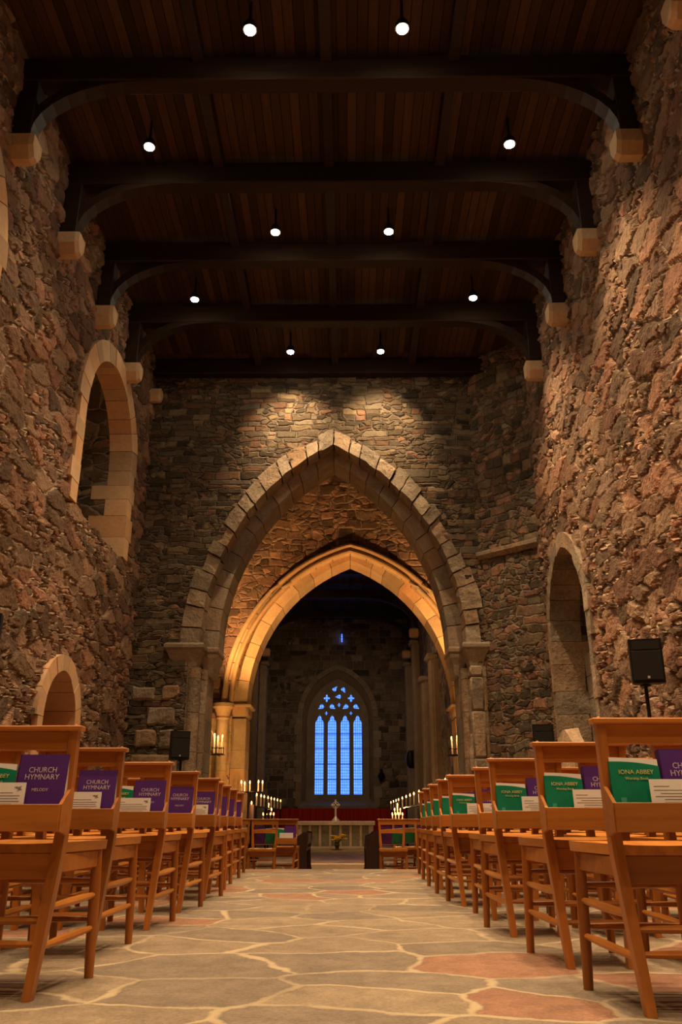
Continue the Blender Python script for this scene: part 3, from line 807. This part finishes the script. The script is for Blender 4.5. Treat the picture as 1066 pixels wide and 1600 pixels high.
# hidden uplighters of the crossing, then unseen spots added for step and choir
spot((2.75, 17.6, 3.3), (1.0, 19.0, 5.9), 460, 110, (1, .55, .22), .9, .05)
spot((-2.9, 17.4, 3.2), (-1.2, 19.0, 5.8), 420, 110, (1, .52, .20), .9, .05)
spot((-1.0, 16.0, 1.0), (-2.9, 19, 3.0), 150, 90, (1, .55, .2), .9, .05)
spot((1.2, 16.0, .6), (2.9, 19, 2.6), 50, 90, (1, .55, .2), .9, .05)
spot((-.2, 15.3, 8.9), (-.2, 17.2, -.3), 380, 34, WARM, 1)  # unseen spot added to brighten the pale step
spot((-.4, 20.6, 7.6), (-.4, 24.3, .2), 320, 34, WARM, 1)  # unseen spots added from here on to brighten altar and choir walls
spot((-.4, 25, 7.6), (-.4, 34, 1.5), 330, 80, WARM, 1)
spot((-1.5, 22, 7.6), (2.4, 25, 1.5), 220, 80, WARM, 1)
spot((.6, 23, 7.6), (-.4, 24.6, .0), 200, 60, WARM, 1)

# ------------------------------------------------------------------ chairs
def make_chair():
    t = empty('church_chair')
    # seat: dished, wider in front
    b = B(); nx, ny = 10, 8; top = {}; bot = {}
    for j in range(ny+1):
        v = j/ny; y = -.195+.43*v; w = .168+.034*min(1, v*1.3)
        for i in range(nx+1):
            u = 2*i/nx-1; yy = y + (.02*(1-u*u) if j == ny else 0)
            dip = .014*(1-u*u)*math.sin(PI*min(1, v*.85+.12))
            top[i,j] = b.bm.verts.new((u*w, yy, .482-dip)); bot[i,j] = b.bm.verts.new((u*w*.985, yy, .448))
    for i in range(nx):
        for j in range(ny):
            b.bm.faces.new((top[i,j], top[i+1,j], top[i+1,j+1], top[i,j+1])); b.bm.faces.new((bot[i,j], bot[i,j+1], bot[i+1,j+1], bot[i+1,j]))
    for i in range(nx):
        b.bm.faces.new((top[i,0], bot[i,0], bot[i+1,0], top[i+1,0])); b.bm.faces.new((top[i,ny], top[i+1,ny], bot[i+1,ny], bot[i,ny]))
    for j in range(ny):
        b.bm.faces.new((top[0,j], top[0,j+1], bot[0,j+1], bot[0,j])); b.bm.faces.new((top[nx,j], bot[nx,j], bot[nx,j+1], top[nx,j+1]))
    b.build('seat', M['chairy'], t, None, True)
    b = B(); b.box((0, -.178, .405), (.29, .022, .085), None, .003); b.box((0, .185, .41), (.335, .022, .07), None, .003)
    for s in (-1, 1): b.box((s*.168, .0, .415), (.02, .36, .06), Matrix.Rotation(-s*.05, 3, 'Z'), .003)
    b.build('seat_frame', M['chair'], t)
    def post(y): return y
    for s in (-1, 1):
        b = B(); b.tube([(s*.120, -.225, 0), (s*.138, -.205, .22), (s*.158, -.192, .44), (s*.163, -.192, .52), (s*.173, -.205, .68), (s*.182, -.222, .862)],
                        [(.021,.027), (.024,.031), (.026,.034), (.025,.033), (.023,.028), (.021,.025)], 4, True, True)
        b.build('leg', M['chairz'], t)
        b = B(); b.tube([(s*.184, .212, 0), (s*.182, .205, .12), (s*.180, .198, .30), (s*.178, .19, .45)], [.0175, .020, .0215, .019], 12)
        b.build('leg', M['chairz'], t, None, True)
        for z, zz in ((.155, .17), (.275, .285)):
            b = B(); p0, p1 = Vector((s*(.131+(z-.155)*.1), -.205, z)), Vector((s*.182, .20, zz))
            b.tube([p0.lerp(p1, k/6) for k in range(7)], [.009, .0125, .0145, .015, .0145, .0125, .009], 8); b.build('stretcher', M['chairy'], t, None, True)
    for y, z, w in ((-.208, .165, .132), (-.204, .235, .138), (.20, .335, .178), (.203, .20, .18)):
        b = B(); b.tube([(w*(k/3-1), y, z) for k in range(7)], [.008, .0105, .012, .0125, .012, .0105, .008], 8); b.build('stretcher', M['chair'], t, None, True)
    # back: cap, top board, pegs
    b = B(); b.box((0, -.223, .866), (.422, .056, .019), None, .004); b.box((0, -.214, .825), (.345, .02, .066), None, .003)
    for s in (-1, 1): b.lathe([(.009, 0), (.008, .004), (.002, .007)], (s*.182, -.223, .875), 8)
    b.build('top_rail', M['chair'], t)
    b = B()
    def arc(z): return [[(x, -.188+.03*(1-(x/.17)**2), z+zz+.012*(1-(x/.17)**2)) if True else 0 for zz in (0,)] for x in ()]
    secs = []
    for k in range(9):
        x = -.17+.34*k/8; q = 1-(x/.17)**2; y = -.196+.035*q; z = .675+.006*q
        secs.append([(x, y-.008, z), (x, y+.008, z), (x, y+.008, z+.05+.008*q), (x, y-.008, z+.05+.008*q)])
    b.ribbon(secs); b.build('back_rail', M['chair'], t)
    # book rack on the rear
    rk = B(); rk.box((0, -.306, .563), (.372, .012, .088), None, .002); rk.box((0, -.26, .524), (.34, .085, .008))
    for s in (-1, 1):
        x = s*.183
        poly = [(-.30, .520), (-.30, .606), (-.212, .665), (-.19, .665), (-.19, .55), (-.215, .505)]
        rk.prism(poly, (x-.006, x+.006), lambda a, b_, c: (c, a, b_))
    r_ = rk.build('book_rack', M['chair'], t)
    return t
CH = make_chair()

def text_mesh(s, size, mat, ext=.0004):
    cu = bpy.data.curves.new('lettering', 'FONT'); cu.body = s; cu.size = size; cu.extrude = ext; cu.align_x = 'CENTER'; cu.resolution_u = 2
    t = bpy.data.objects.new('lettering', cu); COL.objects.link(t); bpy.context.view_layer.update()
    me = bpy.data.meshes.new_from_object(t.evaluated_get(bpy.context.evaluated_depsgraph_get()))
    bpy.data.objects.remove(t); bpy.data.curves.remove(cu)
    me.transform(Matrix.Rotation(PI/2, 4, 'X')); me.materials.clear(); me.materials.append(mat); me.name = 'lettering'; return me
def hymnary(letter=True):
    t = empty('hymn_book')
    b = B()
    for s in (-1, 1): b.box((0, s*.0165, .123), (.176, .003, .246))
    b.box((-.0868, 0, .123), (.0025, .036, .246)); b.build('cover', M['purple'], t)
    b = B(); b.box((.003, 0, .123), (.168, .0295, .237)); b.build('page_block', M['paper'], t)
    if letter:
        y = -.0185
        for s, z, sz, xs in (('CHURCH', .184, .0265, .92), ('HYMNARY', .160, .0265, .98), ('MELODY', .120, .015, 1)):
            me = text_mesh(s, sz, M['silver']); me.transform(Matrix.Diagonal((xs, 1, 1, 1))); link('lettering', me, t, (0, y, z))
        b = B(); b.box((.035, -.0187, .026), (.075, .0008, .036)); lb = b.build('book_label', M['paper'], t); lb['label'] = 'small white sticker'
        b = B(); b.box((.03, -.0193, .038), (.03, .0004, .003)); b.box((.058, -.0193, .028), (.014, .0004, .010), Matrix.Rotation(.5, 3, 'Y')); b.build('print', M['ink'], lb)
    return t
def worship(letter=True):
    t = empty('worship_book')
    b = B(); n = 8                                      # front cover, its top edge sagging to the right
    secs = []
    for k in range(n+1):
        u = k/n; x = -.08+.16*u; top = .207-.015*u*u; y = -.011-.004*math.sin(PI*u)
        secs.append([(x, y, 0), (x, y+.0012, 0), (x, y+.0012, top), (x, y, top)])
    b.ribbon(secs); b.box((0, .0105, .106), (.16, .0012, .212)); b.box((-.0805, -.0005, .104), (.0015, .022, .208)); b.build('cover', M['green'], t)
    b = B(); secs = []
    for k in range(n+1):
        u = k/n; x = -.0785+.157*u; top = .221-.007*u; y = -.0092-.003*math.sin(PI*u)
        secs.append([(x, y, .003), (x, .0095, .003), (x, .0095, top), (x, y, top)])
    b.ribbon(secs); b.build('page_block', M['paper'], t)
    if letter:
        for s, z, sz in (('IONA ABBEY', .166, .020), ('Worship Book', .148, .0125)): link('lettering', text_mesh(s, sz, M['goldl']), t, (.002, -.0165, z))
        b = B()                                         # pale picture of towers on the cover
        for x, w, h in ((-.05, .018, .085), (-.028, .012, .055), (-.008, .02, .04), (.015, .012, .06), (.035, .016, .05)): b.box((x, -.0156, h/2+.008), (w, .0008, h))
        b.build('cover_picture', M['gtower'], t)
    return t
def leaflet(letter=True):
    t = empty('leaflet'); b = B()
    b.box((0, 0, .075), (.205, .0016, .15)); b.build('sheet', M['paper'], t)
    if letter:
        b = B()
        for z, x0, x1 in ((.128, -.09, -.04), (.116, -.09, .06), (.106, -.07, .085), (.097, -.088, .08), (.088, -.06, .085), (.079, -.06, .06)):
            b.box(((x0+x1)/2, -.0011, z), (x1-x0, .0004, .0022))
        b.build('printed_lines', M['ink'], t)
        b = B(); b.prism([(.062,.134),(.070,.137),(.078,.135),(.088,.139),(.084,.132),(.090,.126),(.080,.124),(.072,.120),(.078,.127),(.070,.130)], (-.0013, -.0009)); b.build('emblem', M['ink'], t)
    return t
H1, H0, W1, W0, L1, L0 = hymnary(), hymnary(False), worship(), worship(False), leaflet(), leaflet(False)
PROTO = [CH, H1, H0, W1, W0, L1, L0]
def place(proto, mtx):
    o = copy_tree(proto); o.matrix_world = mtx; return o
def inrack(cm, x, y, z, tilt, rz=0.0, roll=0.0):
    return cm @ Matrix.Translation((x, y, z)) @ Euler((rad(tilt), roll, rz)).to_matrix().to_4x4()
ordw = ['first', 'second', 'third', 'fourth', 'fifth', 'sixth', 'seventh', 'eighth', 'ninth', 'tenth', 'eleventh']
colw = {0: 'aisle seat', 1: 'second from aisle', 2: 'third from aisle', 3: 'fourth from aisle', 4: 'fifth from aisle'}
ROWS_R = [(1.02, 3.08), (1.0, 3.96), (.955, 4.93), (.995, 5.70), (.92, 6.58), (.91, 7.28), (.92, 8.12), (.95, 9.1), (.985, 10.1)]
ROWS_L = [(-1.17, 3.30), (-1.25, 4.23), (-1.23, 5.20), (-1.225, 6.12), (-1.215, 7.02), (-1.28, 7.66), (-1.32, 8.4), (-1.36, 9.3), (-1.42, 10.3)]
# what lies in the aisle racks: (hymnary x, worship book x, leaflet x, leaflet y-turn)
AISLE = {('R', 0): (.088, -.088, .045), ('R', 1): (.088, -.088, .04), ('R', 2): (.088, -.088, .12), ('R', 3): (.088, None, .0), ('R', 4): (.088, -.088, .03), ('R', 5): (.088, -.088, .04), ('R', 6): (.088, -.088, .02),
         ('L', 0): (.088, -.088, -.055), ('L', 1): (.088, None, .02), ('L', 2): (.088, -.088, .0), ('L', 3): (.088, None, None), ('L', 4): (.088, None, .03), ('L', 5): (.088, None, None), ('L', 6): (.088, -.088, .0)}
def cam_d(x, y): return abs(x) / max(.1, y)
for side, rows, sg, ncol in (('R', ROWS_R, 1, 4), ('L', ROWS_L, -1, 5)):
    sname = 'right' if side == 'R' else 'left'
    for i, (x0, y0) in enumerate(rows):
        for c in range(ncol):
            x = x0 + sg*(.50 if side == 'R' else .475)*c + (R.uniform(-.02, .02) if c else 0); y = y0 + (R.uniform(-.03, .03) if c else 0)
            if (abs(x)-.26)/(y+.25) > .44: continue     # outside the frame
            if side == 'R' and (x > 2.65 or (x > 2.2 and 7.5 < y < 8.6)): continue
            if side == 'L' and (x < -3.35 or (x < -2.5 and 6.3 < y < 7.6)): continue
            cm_ = Matrix.Translation((x, y, fz(y))) @ Matrix.Rotation(rad(R.uniform(-1.5, 1.5)), 4, 'Z')
            ch = place(CH, cm_)
            tag(ch, 'rack-backed wooden chair, %s row from the front, %s, %s side' % (ordw[i], colw[c], sname), 'chair', 'nave chairs')
            where = '%s side, %s row from front, %s' % (sname, ordw[i], colw[c])
            near = c <= 1 and i <= 4
            hx, wx, lx = AISLE.get((side, i), (.088, -.088, .02)) if c == 0 else R.choice([(.088, -.088, .03), (.088, None, -.02), (.088, -.088, -.04)])
            if c > 1 and i > 3 and R.random() < .3: lx = None
            hb = place(H1 if near else H0, inrack(cm_, hx, -.252, .529, -8, R.uniform(-.03, .03)))
            tag(hb, 'purple hymn book in chair rack, ' + where, 'book', 'purple hymn books')
            if wx is not None:
                wb = place(W1 if near else W0, inrack(cm_, wx, -.256, .529, -8, R.uniform(-.04, .04)))
                tag(wb, 'green paperback in chair rack, ' + where, 'book', 'green paperbacks')
            if lx is not None:
                lf = place(L1 if near else L0, inrack(cm_, max(-.06, min(.06, lx)), -.289, .529, -5, R.uniform(-.02, .02)))
                tag(lf, 'white leaflet in chair rack, ' + where, 'leaflet', 'white leaflets')
# chairs of the crossing
CR = [(-1.24, 12.75, PI, 'facing the camera at the left of the sunken crossing'), (-.98, 13.62, 0, 'with its back to the camera beside the left dark bench'),
      (-1.74, 13.5, PI, 'in the crossing, behind and left of the camera-facing left chair'), (.62, 12.75, PI, 'facing the camera at the right of the sunken crossing'),
      (.86, 13.55, PI, 'in the crossing, behind and right of the camera-facing right chair'), (1.15, 12.8, PI, 'in the crossing by the last right-hand nave row')]
for x, y, rz, lab in CR:
    cm_ = Matrix.Translation((x, y, -.34)) @ Matrix.Rotation(rz, 4, 'Z')
    tag(place(CH, cm_), 'wooden chair ' + lab, 'chair', 'crossing chairs')
    for p, xx, yy, tl, nm, cat in ((H0, .088, -.252, -8, 'purple hymn book', 'book'), (W0, -.088, -.256, -8, 'green paperback', 'book'), (L0, .03, -.289, -5, 'white leaflet', 'leaflet')):
        tag(place(p, inrack(cm_, xx, yy, .529, tl)), '%s on the chair %s' % (nm, lab.replace('the camera', 'camera').replace('with its ', '')), cat, 'books of the crossing chairs')
for p in PROTO:
    for o in list(p.children_recursive)+[p]: bpy.data.objects.remove(o)

# ------------------------------------------------------------------ benches, altar, cross, flowers, cloth
def bench(x, y, lab):
    t = empty('bench', (x, y, -.34))
    for i in (0, 1):
        b = B(); poly = [(-.13, 0), (.13, 0), (.11, .12), (.10, .40), (.125, .56), (.125, .66), (.05, .68), (-.03, .62), (-.10, .60), (-.12, .40), (-.115, .12)]
        yy = i*1.5; b.prism(poly, (yy, yy+.05)); b.build('end_panel', M['darkw'], t)
    b = B(); b.box((.0, .775, .40), (.20, 1.45, .03), None, .004); b.build('seat', M['darkw'], t)
    b = B(); b.box((.10, .775, .56), (.025, 1.45, .16), None, .004); b.build('backrest', M['darkw'], t)
    tag(t, lab, 'bench', 'dark benches'); return t
bench(-.79, 14.3, 'dark wooden bench end to the left of the altar, by the chairs')
o = bench(.38, 14.3, 'dark wooden bench end to the right of the altar, by the chairs')
t = empty('altar', (-.385, 24.6, -.25)); tag(t, 'pale carved marble altar table in front of the red cloth', 'altar')
b = B(); b.box((0, 0, .665), (2.18, .9, .11), None, .012); b.build('altar_top', M['altar'], t)
b = B(); b.box((0, .02, .33), (1.86, .72, .56)); b.build('body', M['altar2'], t)
b = B(); b.box((0, 0, .035), (1.92, .82, .07), None, .01); b.build('plinth', M['altar'], t)
for i in range(8):
    b = B(); b.box((-.98+i*.28, -.36, .34), (.075 if 0 < i < 7 else .13, .07, .54), None, .012); b.build('pilaster', M['altar'], t)
t = empty('altar_cross', (-.38, 24.45, .47)); tag(t, 'pale metal standing cross in the middle of the altar top', 'cross')
b = B(); b.lathe([(.115, 0), (.115, .02), (.06, .07), (.03, .12), (.022, .14)], (0,0,0), 16); b.build('base', M['brass'], t, None, True)
b = B(); b.box((0, 0, .345), (.05, .03, .43), None, .006); b.box((0, 0, .42), (.25, .03, .055), None, .006); b.build('cross', M['brass'], t)
b = B(); n = 20
p = [(.085*math.cos(2*PI*k/n), 0, .42+.085*math.sin(2*PI*k/n)) for k in range(n+1)]; b.tube(p, .011, 6, False); b.build('ring', M['brass'], t, None, True)
t = empty('flower_vase', (-.33, 23.8, -.25)); tag(t, 'dark vase of yellow flowers on the floor before the altar', 'vase')
b = B(); b.lathe([(.15, 0), (.15, .015), (.05, .03), (.045, .06), (.075, .12), (.06, .17), (.075, .19), (.06, .185)], (0,0,0), 16); b.build('body', M['vase'], t, None, True)
fl = random.Random(5)
for i in range(14):
    a = fl.uniform(0, 2*PI); r = fl.uniform(.03, .25); hz = fl.uniform(.27, .40)-r*.2
    f_ = empty('yellow_flower', (-.33, 23.8, -.25)); e = (r*math.cos(a), r*math.sin(a)*.6, hz)
    b = B(); b.tube([(e[0]*.15, e[1]*.15, .175), (e[0]*.5, e[1]*.5, .24), e], .005, 5); b.build('stem', M['stem'], f_)
    b = B()
    for k_ in range(7):
        q = 2*PI*k_/7; b.tube([e, (e[0]+.032*math.cos(q), e[1]+.03*math.sin(q), e[2]+.02), (e[0]+.065*math.cos(q), e[1]+.06*math.sin(q), e[2]+.008)], [.008, .018, .006], 5)
    b.lathe([(.014, 0), (.012, .014), (.004, .02)], e, 8); b.build('bloom', M['petal'], f_)
    tag(f_, 'yellow flower in the dark vase before the altar', 'flower', 'yellow flowers')
b = B(); n = 120; secs = []
for i in range(n+1):
    x = -2.95+5.2*i/n; y = 33.72+.035*math.sin(i*1.05)+.015*math.sin(i*2.7)
    secs.append([(x, y, -.25), (x, y+.012, -.25), (x, y+.012, .90), (x, y, .90)])
b.ribbon(secs); tag(b.build('red_curtain', M['red'], None, None, True), 'long red cloth hanging below the blue window behind the altar', 'curtain')
b = B()
b.box((2.27, 30.5, 2.5), (.08, .3, .62), None, .03); b.lathe([(.05,0),(.14,.1),(.17,.3),(.12,.5),(.06,.6)], (2.18, 30.5, 2.2), 10)
tag(b.build('wall_ornament', M['iron'], None, None, True), 'dark ornament hung on the right choir wall by the window', 'ornament')
b = B(); b.lathe([(.02,0),(.12,.06),(.15,.16),(.08,.26),(.02,.32)], (1.26, 33.86, 1.95), 10); b.box((1.26, 33.93, 2.12), (.1, .12, .5), None, .02)
tag(b.build('wall_ornament', M['iron'], None, None, True), 'dark ornament on the far wall just right of the blue window', 'ornament')

# ------------------------------------------------------------------ candles
def candle_mesh(r, h):
    b = B(); b.lathe([(r, 0), (r, h-.004), (r*.75, h), (r*.15, h-.003), (r*.12, h+.008)], (0,0,0), 10); return b.mesh('candle', M['wax'], True)
def flame_mesh(k=1.0):
    b = B(); b.lathe([(.003*k, 0), (.010*k, .010*k), (.012*k, .020*k), (.008*k, .036*k), (.001*k, .052*k)], (0,0,0), 10); return b.mesh('flame', M['flame'], True)
CMESH = {}
FM = flame_mesh(1.25)
def candle(x, y, ztop, lab, r=.013, h=.17, group='candles', wax=None):
    """ztop: centre of the flame"""
    key = (r, h)
    if key not in CMESH: CMESH[key] = candle_mesh(r, h)
    me = CMESH[key]
    if wax: me = me.copy(); me.materials[0] = wax
    o = link('candle', me, None, (x, y, ztop-.03-h)); link('flame', FM, o, (0, 0, h+.002))
    tag(o, lab, 'candle', group); return o
# pair of wall sconces on the golden piers
def sconce(x, y, zb, spots, lab, clab):
    t = empty('candle_sconce', (x, y, zb)); tag(t, lab, 'sconce', 'pier sconces')
    b = B(); b.tube([(0, .32, -.02), (0, .0, -.02), ], .012, 8); b.tube([(-.17, .0, -.02), (.16, .0, -.02)], .009, 6); b.build('bracket', M['iron'], t)
    b = B()
    for z in (0, .12): b.tube([(.13*math.cos(2*PI*k/16), .10*math.sin(2*PI*k/16), z) for k in range(17)], .007, 5, False)
    for k in range(8): b.tube([(.13*math.cos(2*PI*k/8), .10*math.sin(2*PI*k/8), 0), (.13*math.cos(2*PI*k/8), .10*math.sin(2*PI*k/8), .15)], .006, 5)
    b.lathe([(.12, -.005), (.12, .0)], (0,0,0), 14)
    b.build('basket', M['iron'], t)
    for i, (dx, dy, zf) in enumerate(spots):
        h = zf-.03-zb-.004; candle(x+dx, y+dy, zf, clab % ('left', 'middle', 'right')[i if len(spots) == 3 else i*2], .02, round(h, 3), 'sconce candles')
    point((x, y-.12, zb+.42), 9)
sconce(-2.83, 18.42, 1.84, ((-.08, 0, 2.24), (.0, -.03, 2.19), (.09, .01, 2.21)), 'iron sconce with three candles on the left golden pier', '%s candle in the iron sconce on the left golden pier')
sconce(2.27, 18.42, 1.82, ((-.06, 0, 2.17), (.06, -.01, 2.19)), 'iron sconce with two candles on the right pier', '%s candle in the iron sconce on the right pier')
# glass crescent reflector by the left sconce
b = B(); pts = []
p = [(.0+.09*math.cos(a), 0, .14*math.sin(a)) for a in [rad(70-140*k/10) for k in range(11)]]
b.tube(p, [.002+.010*math.sin(PI*k/10) for k in range(11)], 6)
o = b.build('crescent_bracket', M['brass'], None, (-3.04, 18.5, 2.2)); tag(o, 'thin bright crescent beside the left pier sconce', 'ornament')

# ring candelabrum, left
t = empty('candle_stand', (-2.02, 18.0, -.25)); tag(t, 'tall iron candle stand with a ring of candles, left of the choir', 'candle stand')
b = B(); b.lathe([(.2, 0), (.2, .02), (.03, .06)], (0,0,0), 16); b.build('base', M['iron'], t, None, True)
b = B(); b.tube([(0,0,.05), (0,0,1.30)], .018, 10); b.build('pole', M['iron'], t, None, True)
b = B(); b.tube([(.22*math.cos(2*PI*k/24), .18*math.sin(2*PI*k/24), 1.30) for k in range(25)], .012, 6, False)
for a in (0, 90): b.tube([(-.22*math.cos(rad(a)), -.18*math.sin(rad(a)), 1.30), (.22*math.cos(rad(a)), .18*math.sin(rad(a)), 1.30)], .01, 6)
b.build('ring', M['iron'], t, None, True)
for i, (dx, dy, zf) in enumerate(((-.22, 0, 1.25), (-.13, -.145, 1.13), (-.06, .17, 1.25), (.15, -.13, 1.25), (.22, .0, 1.25))):
    candle(-2.02+dx, 18+dy, zf+.0 if i != 1 else 1.22, ('leftmost', 'lowest', 'second from left', 'fourth from left', 'rightmost')[i] + ' candle on the ring stand left of the choir', .016, round((zf if i != 1 else 1.22)-.03-1.062, 3), 'ring stand candles')
point((-2.0, 17.6, 1.35), 14)
t = empty('candle_post', (-1.94, 17.35, -.34+.09)); tag(t, 'thick pale pillar candle post beside the ring candle stand', 'candle stand')
b = B(); b.lathe([(.14, 0), (.14, .03), (.05, .06), (.05, .70), (.08, .74), (.08, .76)], (0,0,0), 14); b.build('post', M['iron'], t, None, True)
candle(-1.94, 17.35, .83, 'thick pink pillar candle below the ring candle stand', .05, .28, 'pillar candle', M['pinkwax'])
# rails of candles down the two sides of the choir
def rail(x, ys, zr, lab, clab, grp):
    t = empty('candle_rail', (x, ys[0], -.25)); tag(t, lab, 'candle rail', 'candle rails')
    L = ys[-1]-ys[0]
    b = B(); b.box((0, L/2, zr+.25-.02), (.08, L+.3, .03)); b.build('bar', M['iron'], t)
    for k in range(4):
        b = B(); b.tube([(0, L*k/3, 0), (0, L*k/3, zr+.22)], .022, 8); b.lathe([(.09, 0), (.09, .02), (.03, .04)], (0, L*k/3, 0), 12); b.build('post', M['iron'], t)
    for i, y in enumerate(ys):
        candle(x, y, zr+.025+.20+.0, clab % names[i], .017, .19, grp)
    for y in ys[::2]: point((x, y, zr+.36), 3.2)
rail(-1.97, [18.55, 19.48, 20.21, 21.17, 22.03, 22.95, 23.97, 25.07], .79, 'dark rail of white candles along the left of the choir', '%s candle along the left candle rail, counted from the near end', 'left rail candles')
rail(1.35, [16.86, 18.21, 19.38, 20.7, 22.21, 23.93, 25.23, 26.7, 28.34], .80, 'dark rail of white candles along the right of the choir', '%s candle along the right candle rail, counted from the near end', 'right rail candles')
t = empty('candle_post', (1.35, 12.2, -.34)); tag(t, 'slim iron post with a single candle behind the right-hand chairs', 'candle stand')
b = B(); b.lathe([(.14, 0), (.14, .02), (.016, .05), (.016, 1.15), (.05, 1.17), (.05, 1.175)], (0,0,0), 12); b.build('post', M['iron'], t, None, True)
candle(1.35, 12.2, 1.04, 'single candle above the right-hand chair backs', .016, .175, 'single candle')
point((1.35, 12.1, 1.15), 3)
# two stepped candelabra
def pyramid(x, y, pts, lab, clab):
    t = empty('candelabrum', (x, y, -.25)); tag(t, lab, 'candelabrum', 'stepped candelabra')
    b = B(); b.lathe([(.16, 0), (.16, .02), (.02, .06), (.016, .70)], (0,0,0), 12); b.build('stand', M['iron'], t, None, True)
    zs = sorted({p[1] for p in pts})
    b = B()
    for z in zs:
        w = max(abs(p[0]-x) for p in pts if p[1] == z)+.02; b.tube([(-w, 0, z+.25-.135), (w, 0, z+.25-.135)], .009, 6)
    b.tube([(0, 0, .6), (0, 0, zs[-1]+.25-.13)], .011, 6)
    b.build('arms', M['iron'], t)
    cnt = {}
    for xx, z in sorted(pts):
        tier = ('bottom', 'middle', 'top')[zs.index(z)]; cnt[tier] = cnt.get(tier, 0)+1
        candle(xx, y, z, clab % (names[cnt[tier]-1], tier), .016, .09, 'stepped candelabrum candles')
    point((x, y-.2, .8), 12)
pyramid(-1.98, 21.5, [(-1.98, .86), (-2.05, .75), (-1.91, .75), (-2.11, .64), (-2.03, .64), (-1.93, .64), (-1.85, .64)], 'stepped iron candelabrum with seven candles on the left', '%s candle of the %s tier on the left stepped candelabrum')
pyramid(1.18, 21.5, [(1.18, .86), (1.11, .745), (1.18, .745), (1.25, .745), (1.05, .64), (1.13, .64), (1.21, .64), (1.30, .64)], 'stepped iron candelabrum with eight candles on the right', '%s candle of the %s tier on the right stepped candelabrum')

# ------------------------------------------------------------------ loudspeakers
def speaker(x, y, zb, w, h, d, rz, tilt, lab, zfloor, slab):
    t = empty('loudspeaker', (x, y, zb)); t.rotation_euler = (rad(tilt), 0, rz)
    b = B(); b.ribbon([[(-w/2*g, yy, 0), (w/2*g, yy, 0), (w/2*g, yy, h), (-w/2*g, yy, h)] for yy, g in ((0, 1), (d*.5, 1), (d, .72))]); b.build('cabinet', M['black'], t)
    b = B(); b.box((0, -.006, h*.40), (w*.90, .012, h*.66), None, .004); b.build('grille', M['grille'], t)
    b = B(); b.ribbon([[(-w*q, yy, h*.76), (w*q, yy, h*.76), (w*q, yy, h*.95), (-w*q, yy, h*.95)] for yy, q in ((-.012, .42), (-.001, .30))]); b.build('horn', M['grille'], t)
    b = B(); b.box((0, -.014, h*.13), (w*.07, .003, w*.075)); b.build('badge', M['badge'], t)
    tag(t, lab, 'loudspeaker', 'loudspeakers')
    zf = zfloor; s = empty('speaker_stand', (x, y+d*.45, zf)); H_ = zb-zf
    b = B(); b.tube([(0,0,.3), (0,0,H_-.01)], [.022, .018], 10); b.lathe([(.035, 0), (.035, .06)], (0,0,H_*.55), 10); b.build('pole', M['black'], s)
    for k in range(3):
        a = 2*PI*k/3+.5; b = B(); b.tube([(0,0,H_*.45), (.25*math.cos(a), .25*math.sin(a), .012)], .012, 8); b.build('leg', M['black'], s)
    b = B(); b.lathe([(.05, 0), (.05, .015)], (0,0,H_-.015), 12); b.build('mount', M['black'], s)
    tag(s, slab, 'speaker stand', 'speaker stands')
speaker(2.86, 7.95, 1.75, .30, .42, .26, rad(-14), 4, 'black loudspeaker on a pole against the right wall, nearest and largest', fz(8), 'black pole stand under the large right-hand loudspeaker')
speaker(2.80, 12.3, 1.42, .30, .40, .26, rad(-12), 4, 'black loudspeaker low beside the right-hand doorway', -.34, 'black stand of the loudspeaker beside the right doorway')
speaker(-2.57, 13.0, 1.38, .29, .42, .26, rad(20), 0, 'black loudspeaker before the left shafts of the great arch', -.34, 'black stand of the loudspeaker before the great arch')
speaker(-3.13, 6.9, 1.78, .30, .42, .26, rad(15), 0, 'black loudspeaker cut off by the left edge of the picture', fz(7), 'black stand at the left edge of the picture')
b = B(); rb = random.Random(2)
b.ribbon([[(XR-.36+rb.uniform(-.03,.03), y, z0), (XR-.13, y, z0), (XR-.13, y, z1), (XR-.30+rb.uniform(-.03,.03), y, z1)] for y, z0, z1 in ((11.2, .0, 1.45), (11.45, .0, 1.66), (11.8, .0, 1.70), (12.05, .0, 1.5))])
roughen(b, 4, .03, 2.0); tag(b.build('stone_block', M['rough']), 'rough pale stone block standing at the foot of the right doorway', 'stone')

# ------------------------------------------------------------------ faint daylight and camera
w = bpy.data.worlds.new('dusk'); SC.world = w; w.use_nodes = True
w.node_tree.nodes['Background'].inputs[0].default_value = (.12, .22, .7, 1); w.node_tree.nodes['Background'].inputs[1].default_value = .05
cam = bpy.data.cameras.new('camera'); co = bpy.data.objects.new('camera', cam); COL.objects.link(co)
cam.sensor_fit = 'VERTICAL'; cam.sensor_height = 36; cam.lens = 36*1290/1600; cam.clip_start = .05; cam.clip_end = 200
co.location = (0, 0, .545); yaw = math.atan(13*math.cos(rad(20.35))/1290)
co.rotation_euler = (rad(90+20.35), 0, yaw)
SC.camera = co
SC.view_settings.view_transform = 'Standard'; SC.view_settings.look = 'None'; SC.view_settings.gamma = 1
SC.view_settings.exposure = 0.27; SC.view_settings.use_curve_mapping = False
